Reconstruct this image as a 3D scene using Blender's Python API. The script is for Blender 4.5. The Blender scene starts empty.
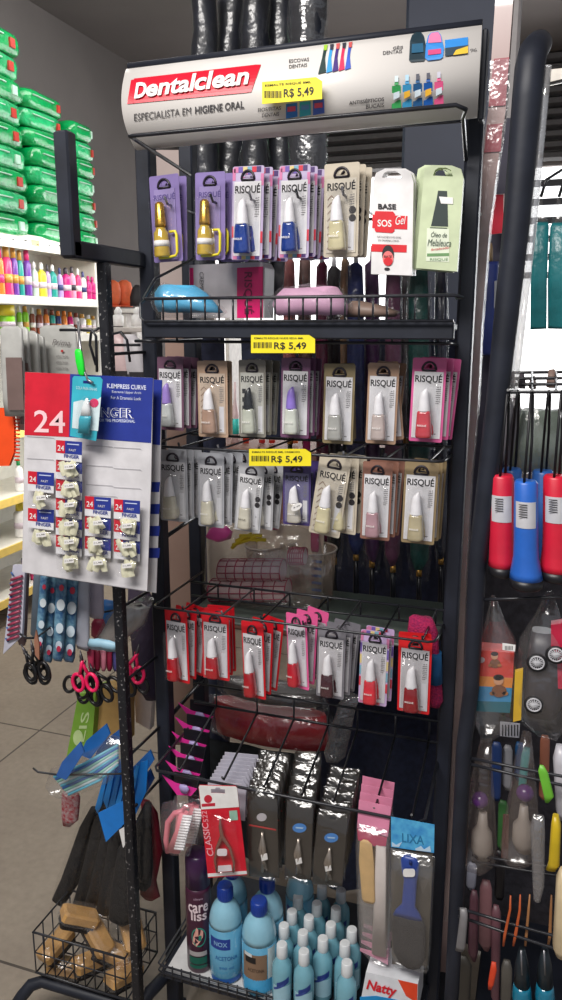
import bpy, math, random
from mathutils import Vector, Matrix, noise
from mathutils.geometry import tessellate_polygon
random.seed(7)
sc = bpy.context.scene
COL = sc.collection

# ------------------------------------------------------------ camera, world, lights, exposure
F = 783.0; PIT = math.radians(12.6); YAW = math.radians(18.9); H = 1.55
cd = bpy.data.cameras.new('camera'); cam = bpy.data.objects.new('camera', cd); COL.objects.link(cam)
cam.location = (0, 0, H); cam.rotation_euler = (math.pi/2 - PIT, 0, YAW)
cd.sensor_fit = 'VERTICAL'; cd.sensor_height = 36.0; cd.sensor_width = 36.0; cd.lens = 36.0*F/1000.0
cd.clip_start = 0.02; cd.clip_end = 60
sc.camera = cam
sc.view_settings.view_transform = 'Standard'; sc.view_settings.look = 'None'
sc.view_settings.gamma = 1.0; sc.view_settings.use_curve_mapping = False
sc.view_settings.exposure = 0.2
sc.cycles.transparent_max_bounces = 24; sc.cycles.max_bounces = 7
sc.cycles.sample_clamp_indirect = 4.0
w = bpy.data.worlds.new('world'); sc.world = w; w.use_nodes = True
w.node_tree.nodes['Background'].inputs[0].default_value = (0.86, 0.90, 1.0, 1)
w.node_tree.nodes['Background'].inputs[1].default_value = 0.33

def area(name, loc, rot, sx, sy, watts, col=(1, 1, 1)):
    l = bpy.data.lights.new(name, 'AREA'); l.shape = 'RECTANGLE'; l.size = sx; l.size_y = sy
    l.energy = watts; l.color = col
    o = bpy.data.objects.new(name, l); COL.objects.link(o); o.location = loc; o.rotation_euler = rot
    return o
area('ceiling_fill', (-0.8, -0.5, 3.1), (math.radians(36), 0, 0), 1.8, 0.6, 78, (1.0, 0.96, 0.92))  # unseen fill light added above and behind the camera for the rack front
area('ceiling_fill', (-1.9, 3.0, 3.2), (0, math.radians(25), 0), 0.5, 2.4, 22, (1.0, 0.97, 0.94))  # second unseen fill light, added over the left aisle
area('daylight_window', (0.6, 5.6, 1.7), (math.radians(-90), 0, 0), 2.4, 1.4, 45, (0.95, 0.98, 1.0))
area('shelf_tube', (-2.42, 3.75, 1.97), (0, math.radians(30), 0), 0.05, 1.3, 3.5, (1.0, 0.97, 0.9))
area('shelf_tube', (-2.3, 3.2, 1.02), (0, math.radians(30), 0), 0.05, 1.3, 3.5, (1.0, 0.97, 0.9))

# ------------------------------------------------------------ pixel rays -> places in the room
def ray(px, py):
    u = (px-281)/F; v = -(py-500)/F
    y = math.cos(PIT)+v*math.sin(PIT); z = -math.sin(PIT)+v*math.cos(PIT)
    c, s = math.cos(YAW), math.sin(YAW)
    return (u*c-y*s, u*s+y*c, z)
def PY(px, py, Y):
    r = ray(px, py); k = Y/r[1]; return Vector((r[0]*k, Y, H+r[2]*k))
def PX(px, py, X):
    r = ray(px, py); k = X/r[0]; return Vector((X, r[1]*k, H+r[2]*k))
def PZ(px, py, Z):
    r = ray(px, py); k = (Z-H)/r[2]; return Vector((r[0]*k, r[1]*k, Z))

# ------------------------------------------------------------ materials
MATS = {}
def mat(name, col, rough=0.5, metal=0.0, var=0.08, scale=30.0, bump=0.0, bscale=60.0, spec=0.5, emit=0.0, col2=None, coat=0.0, detail=3.0, trans=0.0, bdist=0.01):
    if name in MATS: return MATS[name]
    m = bpy.data.materials.new(name); m.use_nodes = True; nt = m.node_tree; n = nt.nodes; b = n['Principled BSDF']
    tc = n.new('ShaderNodeTexCoord'); nz = n.new('ShaderNodeTexNoise'); nz.inputs['Scale'].default_value = scale; nz.inputs['Detail'].default_value = detail
    nt.links.new(tc.outputs['Object'], nz.inputs['Vector'])
    r = n.new('ShaderNodeValToRGB')
    c2 = col2 if col2 else tuple(max(0, c*(1-var)) for c in col)
    c1 = col if col2 else tuple(min(1, c*(1+var)) for c in col)
    r.color_ramp.elements[0].position = 0.35; r.color_ramp.elements[1].position = 0.65
    r.color_ramp.elements[0].color = (*c2, 1); r.color_ramp.elements[1].color = (*c1, 1)
    nt.links.new(nz.outputs['Fac'], r.inputs['Fac']); nt.links.new(r.outputs['Color'], b.inputs['Base Color'])
    b.inputs['Roughness'].default_value = rough; b.inputs['Metallic'].default_value = metal
    b.inputs['Specular IOR Level'].default_value = spec; b.inputs['Coat Weight'].default_value = coat
    if trans: b.inputs['Transmission Weight'].default_value = trans
    if emit:
        nt.links.new(r.outputs['Color'], b.inputs['Emission Color']); b.inputs['Emission Strength'].default_value = emit
    if bump:
        n2 = n.new('ShaderNodeTexNoise'); n2.inputs['Scale'].default_value = bscale; n2.inputs['Detail'].default_value = 4
        nt.links.new(tc.outputs['Object'], n2.inputs['Vector'])
        bp = n.new('ShaderNodeBump'); bp.inputs['Strength'].default_value = bump; bp.inputs['Distance'].default_value = bdist
        nt.links.new(n2.outputs['Fac'], bp.inputs['Height']); nt.links.new(bp.outputs['Normal'], b.inputs['Normal'])
    MATS[name] = m; return m
def film(name, tint=(1, 1, 1), gloss=0.16, haze=0.05, rough=0.12, bscale=55, bump=0.8, hazecol=(0.8, 0.8, 0.82)):
    if name in MATS: return MATS[name]
    m = bpy.data.materials.new(name); m.use_nodes = True; nt = m.node_tree; n = nt.nodes; n.clear()
    out = n.new('ShaderNodeOutputMaterial'); tr = n.new('ShaderNodeBsdfTransparent'); gl = n.new('ShaderNodeBsdfGlossy'); di = n.new('ShaderNodeBsdfDiffuse')
    tr.inputs[0].default_value = (*tint, 1); gl.inputs['Roughness'].default_value = rough; di.inputs[0].default_value = (*hazecol, 1)
    tc = n.new('ShaderNodeTexCoord'); nz = n.new('ShaderNodeTexNoise'); nz.inputs['Scale'].default_value = bscale; nz.inputs['Detail'].default_value = 3
    nt.links.new(tc.outputs['Object'], nz.inputs['Vector'])
    bp = n.new('ShaderNodeBump'); bp.inputs['Strength'].default_value = bump; bp.inputs['Distance'].default_value = 0.02
    nt.links.new(nz.outputs['Fac'], bp.inputs['Height']); nt.links.new(bp.outputs['Normal'], gl.inputs['Normal'])
    m1 = n.new('ShaderNodeMixShader'); m2 = n.new('ShaderNodeMixShader')
    m1.inputs[0].default_value = haze; nt.links.new(tr.outputs[0], m1.inputs[1]); nt.links.new(di.outputs[0], m1.inputs[2])
    m2.inputs[0].default_value = gloss; nt.links.new(m1.outputs[0], m2.inputs[1]); nt.links.new(gl.outputs[0], m2.inputs[2])
    nt.links.new(m2.outputs[0], out.inputs[0]); MATS[name] = m; return m
def c8(r, g, b):
    return tuple((x/255.0)**2.2 for x in (r, g, b))
def M(r, g, b, rough=0.45, **k):
    return mat('paint_%d_%d_%d_%d' % (r, g, b, int(rough*100)), c8(r, g, b), rough, **k)

BLACK = mat('black_steel', c8(38, 41, 50), 0.5, var=0.2, scale=18, bump=0.03, bscale=60, spec=.35)
WORN = mat('scuffed_black_steel', c8(26, 27, 32), 0.45, scale=170, col2=None, var=0.5, bump=0.15)
def scuffed():
    m = MATS['scuffed_black_steel']; n = m.node_tree.nodes
    r = [x for x in n if x.type == 'VALTORGB'][0]
    r.color_ramp.elements[0].position = 0.635; r.color_ramp.elements[0].color = (*c8(28, 29, 34), 1)
    r.color_ramp.elements[1].position = 0.67; r.color_ramp.elements[1].color = (*c8(130, 128, 128), 1)
scuffed()
WIRE = mat('black_wire', c8(40, 41, 46), 0.3, var=0.3)
STEEL = mat('bright_wire', c8(150, 150, 155), 0.3, metal=0.8)
INK = M(35, 33, 36, 0.6)
WHITE = M(232, 230, 228, 0.45)
FILM = film('clear_blister', gloss=.07, haze=.0, bump=.35, rough=.08, bscale=40)
BAG = film('crinkled_bag', gloss=0.13, haze=0.03, bscale=22, bump=.45, rough=0.2)
SLEEVE = film('umbrella_sleeve', gloss=0.06, haze=0.01, bscale=20, bump=.4, rough=0.25)
GREYBAG = film('grey_bag', gloss=0.16, haze=0.35, hazecol=c8(150, 148, 150), bscale=30)

# ------------------------------------------------------------ mesh builder
TXT = {}
def text_geo(s, bold=0.0, shear=0.0):
    k = (s, bold, shear)
    if k in TXT: return TXT[k]
    cu = bpy.data.curves.new('lettering', 'FONT'); cu.body = s; cu.resolution_u = 3; cu.offset = bold; cu.shear = shear
    o = bpy.data.objects.new('lettering', cu); COL.objects.link(o)
    dg = bpy.context.evaluated_depsgraph_get(); me = bpy.data.meshes.new_from_object(o.evaluated_get(dg))
    v = [(p.co.x, p.co.y) for p in me.vertices]; f = [tuple(p.vertices) for p in me.polygons]
    bpy.data.objects.remove(o); bpy.data.curves.remove(cu); bpy.data.meshes.remove(me)
    x0 = min(a[0] for a in v); x1 = max(a[0] for a in v); y0 = min(a[1] for a in v); y1 = max(a[1] for a in v)
    v = [((a[0]-x0)/(x1-x0), (a[1]-y0)/(y1-y0)) for a in v]
    TXT[k] = (v, f); return TXT[k]

class MB:
    def __init__(s): s.v = []; s.f = []; s.mi = []; s.sm = []; s.mats = []; s.cur = 0
    def use(s, m):
        if m not in s.mats: s.mats.append(m)
        s.cur = s.mats.index(m); return s
    def add(s, vs, fs, smooth=False):
        b = len(s.v); s.v += [Vector(p) for p in vs]
        for f in fs: s.f.append(tuple(b+i for i in f)); s.mi.append(s.cur); s.sm.append(smooth)
        return s
    def box(s, c, d, rot=None):
        c = Vector(c); R = rot if rot else Matrix.Identity(3); hx, hy, hz = d[0]/2, d[1]/2, d[2]/2
        vs = [c+R@Vector((x*hx, y*hy, z*hz)) for x in (-1, 1) for y in (-1, 1) for z in (-1, 1)]
        return s.add(vs, [(0, 1, 3, 2), (4, 6, 7, 5), (0, 4, 5, 1), (2, 3, 7, 6), (0, 2, 6, 4), (1, 5, 7, 3)])
    def bbox(s, c, d, r=0.003, rot=None):
        # box with chamfered vertical and horizontal edges (octagonal section, tapered ends)
        c = Vector(c); R = rot if rot else Matrix.Identity(3); hx, hy, hz = d[0]/2, d[1]/2, d[2]/2; r = min(r, hx*.9, hy*.9, hz*.9)
        rings = []
        for z, i in ((-hz, r), (-hz+r, 0), (hz-r, 0), (hz, r)):
            x, y = hx-i, hy-i
            rings.append([c+R@Vector(p) for p in ((x-r, -y, z), (x, -y+r, z), (x, y-r, z), (x-r, y, z), (-x+r, y, z), (-x, y-r, z), (-x, -y+r, z), (-x+r, -y, z))])
        return s.rings(rings, False)
    def rings(s, R, smooth=True, caps=True, closed=False):
        n = len(R[0]); vs = [p for r in R for p in r]; fs = []
        for i in range(len(R)-1):
            for j in range(n):
                a = i*n+j; b = i*n+(j+1) % n; fs.append((a, b, b+n, a+n))
        s.add(vs, fs, smooth); b0 = len(s.v)-len(vs)
        if caps:
            s.f.append(tuple(b0+j for j in reversed(range(n)))); s.mi.append(s.cur); s.sm.append(False)
            s.f.append(tuple(b0+(len(R)-1)*n+j for j in range(n))); s.mi.append(s.cur); s.sm.append(False)
        return s
    def tube(s, pts, r, n=8, closed=False):
        pts = [Vector(p) for p in pts]; R = []; m = len(pts); up = None
        for i, p in enumerate(pts):
            if closed: t = pts[(i+1) % m]-pts[i-1]
            else: t = pts[min(i+1, m-1)]-pts[max(i-1, 0)]
            t = t.normalized() if t.length > 1e-9 else Vector((0, 0, 1))
            if up is None:
                up = Vector((0, 0, 1)) if abs(t.z) < 0.9 else Vector((1, 0, 0))
            a = t.cross(up); a = a.normalized() if a.length > 1e-6 else t.orthogonal().normalized(); b = t.cross(a).normalized(); up = -b
            rr = r[i] if isinstance(r, (list, tuple)) else r
            R.append([p+a*math.cos(2*math.pi*k/n)*rr+b*math.sin(2*math.pi*k/n)*rr for k in range(n)])
        if closed: R.append(R[0]); return s.rings(R, True, False)
        return s.rings(R, True, True)
    def lathe(s, base, prof, n=20, sx=1.0, sy=1.0, axis=None):
        base = Vector(base); R = axis if axis else Matrix.Identity(3)
        rr = [[base+R@Vector((math.cos(2*math.pi*k/n)*r*sx, math.sin(2*math.pi*k/n)*r*sy, z)) for k in range(n)] for r, z in prof]
        return s.rings(rr, True, True)
    def prism(s, poly, holes, t, fn):
        # polygon (2-D lists) with optional holes, thickness t, fn(u, v, depth) -> point
        loops = [poly]+list(holes); flat = [p for l in loops for p in l]
        tris = tessellate_polygon([[Vector((p[0], p[1], 0)) for p in l] for l in loops])
        n = len(flat); vs = [fn(p[0], p[1], 0) for p in flat]+[fn(p[0], p[1], t) for p in flat]
        fs = [tuple(x) for x in tris]+[tuple(x+n for x in reversed(q)) for q in tris]; o = 0
        for l in loops:
            for i in range(len(l)):
                a = o+i; b = o+(i+1) % len(l); fs.append((a, b, b+n, a+n))
            o += len(l)
        return s.add(vs, fs)
    def text(s, st, fn, bold=0.0, shear=0.0):
        v, f = text_geo(st, bold, shear); return s.add([fn(a, b) for a, b in v], f)
    # ---- shapes given by where they stand in the frame, at depth Y
    def slab(s, px, Y, t=0.002, holes=()):
        return s.prism(px, holes, t, lambda a, b, d: PY(a, b, Y)+Vector((0, d, 0)))
    def ptext(s, st, p0, p1, h, Y, bold=0.0, shear=0.0, up=(0, -1)):
        def fn(a, b):
            return PY(p0[0]+(p1[0]-p0[0])*a+up[0]*h*b, p0[1]+(p1[1]-p0[1])*a+up[1]*h*b, Y)
        return s.text(st, fn, bold, shear)
    def loft(s, rows, Y, n=20, wob=0.0, ws=30.0, e=1.0, caps=True):
        # rows: (y, xl, xr, depth in metres): a closed skin bulging about depth plane Y
        R = []
        for y, xl, xr, d in rows:
            ring = []
            c = PY((xl+xr)/2, y, Y); hw = (PY(xr, y, Y)-PY(xl, y, Y)).length/2
            for k in range(n):
                a = 2*math.pi*k/n; ca, sa = math.cos(a), math.sin(a)
                p = c+Vector((math.copysign(abs(ca)**e, ca)*hw, math.copysign(abs(sa)**e, sa)*d/2, 0))
                if wob: p += noise.noise_vector(p*ws)*wob
                ring.append(p)
            R.append(ring)
        return s.rings(R, True, caps)
    def mesh(s, name, off=None):
        me = bpy.data.meshes.new(name); off = off or Vector()
        me.from_pydata([tuple(p-off) for p in s.v], [], s.f)
        for m in s.mats: me.materials.append(m)
        me.polygons.foreach_set('material_index', s.mi); me.polygons.foreach_set('use_smooth', s.sm)
        me.update(); return me

def obj(name, mb, parent=None, off=None, label=None):
    o = bpy.data.objects.new(name, mb.mesh(name, off)); COL.objects.link(o)
    if parent: o.parent = parent
    elif off is not None: o.location = off
    if label: o['label'] = label
    return o
def verts_of(parts):
    r = []
    for p in parts:
        r += p[1].v
        if len(p) > 2: r += verts_of(p[2])
    return r
def thing(name, label, cat, parts, group=None, base=None):
    # parts: an MB, or a list of (part name, MB[, [(sub-part name, MB), ...]])
    vs = parts.v if isinstance(parts, MB) else verts_of(parts)
    if base is None:
        xs = [p.x for p in vs]; ys = [p.y for p in vs]; zs = [p.z for p in vs]
        base = Vector(((min(xs)+max(xs))/2, (min(ys)+max(ys))/2, min(zs)))
    if isinstance(parts, MB): r = obj(name, parts, None, base)
    else:
        r = bpy.data.objects.new(name, None); COL.objects.link(r); r.location = base; r.empty_display_size = 0.02
        for p in parts:
            q = obj(p[0], p[1], r, base)
            if len(p) > 2:
                for sp in p[2]: obj(sp[0], sp[1], q, base)
    r['label'] = label; r['category'] = cat
    if group: r['group'] = group
    return r
def copy_tree(o, parent=None):
    c = o.copy(); COL.objects.link(c)
    if parent: c.parent = parent
    for ch in list(o.children): copy_tree(ch, c)
    return c
def struct(name, mb):
    o = obj(name, mb); o['kind'] = 'structure'; return o
def rrect(x0, y0, x1, y1, r, n=3):
    p = []
    for cx, cy, a in ((x1-r, y1-r, 0), (x0+r, y1-r, 90), (x0+r, y0+r, 180), (x1-r, y0+r, 270)):
        for k in range(n+1):
            t = math.radians(a+90*k/n); p.append((cx+r*math.cos(t), cy+r*math.sin(t)))
    return p
def V3(x, y, z): return Vector((x, y, z))
def rotz(a): return Matrix.Rotation(a, 3, 'Z')
def lerp(a, b, t): return a+(b-a)*t

# ============================================================ THE SETTING
XW = -2.98
fl = MB().use(mat('floor_tile', c8(142, 131, 118), 0.5, col2=c8(133, 122, 110), scale=5, bump=0.05)); fl.box((-0.5, 2.5, -0.02), (9, 11, 0.04)); fo = struct('floor', fl)
def tile_floor(m):
    nt = m.node_tree; n = nt.nodes; b = n['Principled BSDF']; ge = n.new('ShaderNodeNewGeometry')
    br = n.new('ShaderNodeTexBrick'); br.offset = 0; br.inputs['Scale'].default_value = 1.0; br.inputs['Mortar Size'].default_value = 0.004; br.inputs['Brick Width'].default_value = 1.0; br.inputs['Row Height'].default_value = 1.0
    mp = n.new('ShaderNodeMapping'); mp.inputs['Location'].default_value = (1.80, -2.34, 0)
    nt.links.new(ge.outputs['Position'], mp.inputs[0]); nt.links.new(mp.outputs[0], br.inputs['Vector'])
    n2 = n.new('ShaderNodeTexNoise'); n2.inputs['Scale'].default_value = 45; n2.inputs['Detail'].default_value = 6
    nt.links.new(ge.outputs['Position'], n2.inputs['Vector'])
    mx = n.new('ShaderNodeMix'); mx.data_type = 'RGBA'; mx.blend_type = 'OVERLAY'; mx.inputs[0].default_value = 0.22
    src = b.inputs['Base Color'].links[0].from_socket
    nt.links.new(src, mx.inputs['A']); nt.links.new(n2.outputs['Fac'], mx.inputs['B'])
    m2 = n.new('ShaderNodeMix'); m2.data_type = 'RGBA'; nt.links.new(br.outputs['Fac'], m2.inputs[0]); nt.links.new(mx.outputs['Result'], m2.inputs['A']); m2.inputs['B'].default_value = (*c8(70, 62, 56), 1)
    nt.links.new(m2.outputs['Result'], b.inputs['Base Color'])
tile_floor(MATS['floor_tile'])
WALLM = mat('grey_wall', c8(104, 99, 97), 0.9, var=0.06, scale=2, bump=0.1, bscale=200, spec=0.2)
CEILM = mat('ceiling_paint', c8(100, 94, 92), 0.9, var=0.06, scale=2, spec=0.2)
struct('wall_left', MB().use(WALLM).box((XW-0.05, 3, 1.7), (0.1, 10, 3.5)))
struct('ceiling', MB().use(CEILM).box((-0.5, 3, 3.40), (9, 10, 0.08)))
# back wall with the bright shop window cut into it
YB = 6.2
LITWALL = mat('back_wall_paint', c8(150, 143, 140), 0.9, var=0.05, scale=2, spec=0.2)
wx0, wx1 = PY(212, 200, YB).x, 3.6; wz0, wz1 = PY(560, 420, YB).z, PY(560, 165, YB).z
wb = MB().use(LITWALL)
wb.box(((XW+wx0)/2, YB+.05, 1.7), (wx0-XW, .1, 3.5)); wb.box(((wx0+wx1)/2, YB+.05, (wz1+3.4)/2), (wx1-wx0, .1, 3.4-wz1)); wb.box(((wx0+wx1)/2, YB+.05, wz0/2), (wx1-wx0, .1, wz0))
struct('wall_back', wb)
win = struct('window_1', MB().use(mat('daylit_glass', (1, 1, 1), 0.3, emit=2.2, var=0.0)).box(((wx0+wx1)/2, YB+.06, (wz0+wz1)/2), (wx1-wx0, .01, wz1-wz0)))
lo = MB().use(M(70, 72, 78, 0.5)); GX = PY(520, 200, YB).x
for k in range(6):
    z = wz1-0.12-k*0.125
    lo.bbox(((GX+wx1)/2, YB-.03, z), (wx1-GX, 0.035, 0.045), .006)
for x in (GX+.9, GX+1.8): lo.bbox((x, YB-.03, (wz0+wz1)/2), (0.035, 0.02, wz1-wz0), .005)
obj('window_grille', lo, win)
rs = MB().use(mat('roller_shutter', c8(88, 85, 86), 0.45, var=0.1))
for k in range(14):
    z = wz1+0.02+k*0.07
    p = [(YB-.05, z), (YB-.09, z+.018), (YB-.09, z+.05), (YB-.05, z+.066)]
    rs.add([(x, a, b) for x in (wx0, 3.6) for a, b in p], [(0, 1, 5, 4), (1, 2, 6, 5), (2, 3, 7, 6), (3, 0, 4, 7), (0, 3, 2, 1), (4, 5, 6, 7)])
struct('trim_1', rs)
pc = PY(403, 100, 2.6); pd = PY(506, 100, 2.6)
struct('wall_pillar', MB().use(mat('navy_pillar', c8(58, 64, 80), 0.6, var=0.08, scale=4)).bbox(((pc.x+pd.x)/2, 2.72, 1.69), (pd.x-pc.x, .24, 3.36), .01))
# lighter steel jamb beside the pillar
pj = PY(512, 20, 2.45)
struct('trim_2', MB().use(M(150, 145, 145, 0.5)).bbox((pj.x+.0, 2.5, 2.55), (.04, .06, 1.6), .006))

# ============================================================ SHELVING ON THE LEFT WALL
XS = -2.6
SHW = mat('cream_shelf', c8(225, 222, 212), 0.5, var=0.04)
SHY = mat('yellow_shelf_edge', c8(238, 205, 110), 0.5, var=0.05)
zs = [1.985, 1.695, 1.50, 1.02, 0.68, 0.43, 0.16]
parts = []
for i, z in enumerate(zs):
    b = MB().use(SHW).bbox(((XW+XS)/2, 3.55, z-.012), (XS-XW-.01, 1.5, .024), .003)
    e = MB().use(SHY if i > 2 else SHW).bbox((XS+.004, 3.55, z-.02), (.008, 1.5, .045 if i else .075), .002)
    parts.append(('shelf', b, [('shelf_edge', e)]))
for y in (2.81, 4.29):
    parts.append(('upright', MB().use(SHW).bbox(((XW+XS)/2-.02, y, .995), (XS-XW-.06, .02, 1.98), .003)))
parts.append(('back_panel', MB().use(SHW).box((XW+.012, 3.55, 1.0), (.02, 1.46, 1.95))))
strip = MB().use(WHITE)
for k in range(9): 
    strip.box((XS+.0095, 3.05+k*.14, 1.965), (.002, .06+.02*(k % 2), .035)); 
strip.use(M(235, 190, 120, .5)).box((XS+.0095, 3.62, 1.965), (.003, .07, .03))
strip.use(INK)
for k in range(12): strip.box((XS+.0115, 3.04+k*.1, 1.965+.006*((k*7) % 3-1)), (.001, .018, .006))
parts.append(('price_strip', strip))
thing('wall_shelving', 'tall cream shelving unit lined with bottles along the grey wall', 'shelf', parts)

# green plastic wrapped packs on top
GP = [mat('green_wrap', c8(10, 158, 84), 0.22, var=0.18, scale=9, bump=.8, bscale=22, coat=0.8, bdist=.02), mat('green_wrap_light', c8(40, 180, 110), 0.2, var=0.25, scale=14, bump=.8, bscale=26, coat=0.8, bdist=.02)]
REDP = M(190, 60, 50, .4); PALE = M(190, 225, 205, .35)
def green_pack(y0, y1, z0, hh, xf, deep, label, k):
    m = MB().use(GP[k % 2]); n = 22; R = []
    cy = (y0+y1)/2; cx = xf-deep/2; W = (y1-y0)/2; D = deep/2
    for zz, s in ((0, .86), (.12, .97), (.35, 1.0), (.6, 1.0), (.85, .97), (1, .84)):
        ring = []
        for q in range(n):
            a = 2*math.pi*q/n; ca, sa = math.cos(a), math.sin(a)
            p = Vector((cx+math.copysign(abs(ca)**.45, ca)*D*s, cy+math.copysign(abs(sa)**.45, sa)*W*s, z0+zz*hh))
            p += Vector((1, 1, .25))*0 + Vector((noise.noise(p*19+Vector((k*3.1, 0, 0)))*.012, noise.noise(p*23+Vector((0, k*2.1, 0)))*.012, noise.noise(p*15)*.003)); ring.append(p)
        R.append(ring)
    m.rings(R)
    lab = MB().use(PALE).bbox((xf+.001, cy-W*.15, z0+hh*.66), (.010, W*1.0, hh*.05), .001)
    lab.use(REDP if k % 3 else PALE).bbox((xf-.001, y1-W*.42, z0+hh*.45), (.012, W*.13, hh*.42), .001)
    fold = MB().use(GP[1])
    fold.add([(cx-D*.5, y1-.004, z0+hh*.3), (cx+D*.5, y1-.004, z0+hh*.3), (cx+D*.15, y1+.012, z0+hh*.5), (cx-D*.15, y1+.012, z0+hh*.5), (cx+D*.5, y1-.004, z0+hh*.72), (cx-D*.5, y1-.004, z0+hh*.72)], [(0, 1, 2, 3), (3, 2, 4, 5)])
    thing('wrapped_pack', label, 'pack', [('wrapping', m), ('printed_band', lab), ('end_fold', fold)], 'green plastic wrapped packs on top of the shelving')
ords = ['lowest', 'second lowest', 'third', 'fourth', 'fifth', 'sixth', 'seventh', 'eighth', 'ninth', 'tenth', 'topmost']
zb = 1.987
HP = .106
for (y0, y1, n, xf, dp, desc, hh, zo) in ((3.06, 3.62, 9, XS+.03, .26, 'tallest stack', .105, 0), (3.66, 4.0, 5, XS+.02, .20, 'middle stack', .093, 0), (4.06, 4.28, 7, XS+.0, .26, 'narrow end stack', .097, 0), (3.635, 4.0, 3, XS-.01, .24, 'boxy upper middle trio', .093, 5*.093+.002)):
    for k in range(n):
        nm = ords[k] if k < n-1 else 'topmost'
        jx = random.uniform(-.006, .006); jy = random.uniform(-.01, .01)
        green_pack(y0+jy, y1+jy, zb+zo+k*hh+.001, hh-.003, xf+jx, dp, 'green plastic wrapped pack, %s of the %s on the shelving' % (nm, desc), k)

# bottles on the lit shelves
mat('paper_label_tint', c8(205, 190, 200), .5)
def wall_bottle(px, zsh, hpx_top, wpx, body, cap, label, grp, kind=0, XX=None):
    X = XX or XS-.06
    p = PX(px, 300, X); y = p.y; ztop = PX(px, hpx_top, X).z; h = max(.05, ztop-zsh)
    r = abs(PX(px+wpx/2, 300, X).y-PX(px-wpx/2, 300, X).y)/2*.72; r = min(r, .05)
    b = MB().use(body); c = MB().use(cap); lb = MB()
    if kind == 0:
        b.lathe((X, y, zsh+.001), [(r*.9, 0), (r, .01), (r, h*.62), (r*.8, h*.72), (r*.35, h*.78), (r*.35, h*.8)], 16)
        c.lathe((X, y, zsh+.001), [(r*.42, h*.8), (r*.45, h*.82), (r*.42, h*.95), (r*.2, h*1.0)], 12)
    elif kind == 1:
        b.lathe((X, y, zsh+.001), [(r*.9, 0), (r, .01), (r, h*.7), (r*.7, h*.76), (r*.65, h*.78)], 16)
        c.lathe((X, y, zsh+.001), [(r*.66, h*.78), (r*.6, h*.97), (r*.5, h)], 12)
    else:
        b.lathe((X, y, zsh+.001), [(r*.9, 0), (r, .01), (r, h*.6), (r*.9, h*.64)], 16)
        c.lathe((X, y, zsh+.001), [(r*1.03, h*.64), (r*1.03, h*.98), (r*.95, h)], 16)
    R = r*1.015
    lb.use(cap if len(label) % 2 else MATS['paper_label_tint']).lathe((X, y, zsh+.001), [(R, h*.26), (R, h*.44)], 16)
    thing('bottle', label, 'bottle', [('bottle_body', b), ('cap', c), ('paper_label', lb)], grp)
PK = M(222, 60, 120, .3); MG = M(190, 35, 115, .3); PU = M(110, 60, 160, .3); TE = M(40, 150, 140, .3); YE = M(225, 205, 60, .3); LG = M(190, 215, 195, .3); LI = M(175, 150, 210, .3); GO = M(200, 150, 70, .3); WH = WHITE; NV = M(50, 60, 110, .35)
LIM = M(130, 200, 40, .35); BR = M(130, 70, 50, .35); OR = M(225, 130, 50, .35); PI2 = M(240, 150, 180, .3); DK = M(50, 45, 55, .4)
G1 = 'shampoo bottles on the upper lit shelf'; z2 = 1.695
for i, (px, top, wd, bm, cm, kd, ds) in enumerate([(2, 248, 7, OR, PK, 1, 'orange and pink bottle at the frame edge'), (9, 247, 9, PK, GO, 1, 'tall pink bottle'), (16, 248, 7, PU, GO, 1, 'purple bottle with gold cap after the tall pink bottle'), (22, 251, 6, TE, GO, 1, 'slim teal bottle with gold cap'), (29, 251, 7, PU, PK, 1, 'purple bottle with pink cap'), (36, 262, 6, LG, WH, 0, 'pale green bottle'), (43, 263, 8, YE, WH, 0, 'yellow bottle'), (49, 265, 5, LI, DK, 0, 'narrow lilac bottle beside the yellow one'), (54, 265, 7, TE, WH, 0, 'wide teal bottle with white cap'), (61, 268, 5, LI, NV, 0, 'lilac bottle with navy cap'), (67, 268, 8, MG, DK, 0, 'magenta bottle with dark pump cap'), (73, 267, 6, PI2, DK, 0, 'pale pink bottle with dark cap'), (79, 269, 5, PK, WH, 0, 'small pink bottle with white cap'), (84, 272, 5, WH, NV, 0, 'white bottle with navy cap'), (89, 276, 5, MG, MG, 0, 'first of two short magenta bottles'), (93, 277, 5, MG, MG, 0, 'last short magenta bottle by the rack post')]):
    wall_bottle(px, z2, top, wd, bm, cm, ds+' on the upper lit shelf', G1, kd)
G2 = 'small bottles on the second lit shelf'; z3 = 1.50
for i, (px, top, wd, bm, cm, kd, ds) in enumerate([(4, 305, 17, LIM, YE, 2, 'big lime green jar'), (18, 306, 5, LIM, WH, 1, 'lime bottle next to the big jar'), (24, 306, 6, LIM, GO, 1, 'second lime bottle from the jar'), (31, 308, 5, BR, WH, 1, 'brown bottle with white cap'), (38, 309, 6, BR, GO, 1, 'brown bottle with gold cap'), (45, 309, 5, OR, BR, 1, 'orange bottle with brown cap'), (51, 310, 5, TE, BR, 1, 'teal bottle among the orange ones'), (57, 311, 5, NV, OR, 1, 'navy bottle with orange cap'), (63, 311, 5, OR, OR, 1, 'all orange bottle'), (69, 312, 5, MG, OR, 1, 'magenta bottle with orange cap'), (75, 313, 5, WH, BR, 1, 'white bottle with brown cap'), (81, 314, 6, WH, GO, 1, 'white bottle with gold cap'), (87, 315, 5, YE, WH, 1, 'pale yellow bottle'), (92, 316, 4, WH, GO, 1, 'last small white bottle by the rack post')]):
    wall_bottle(px, z3, top, wd, bm, cm, ds+' on the second lit shelf', G2, kd)
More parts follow.
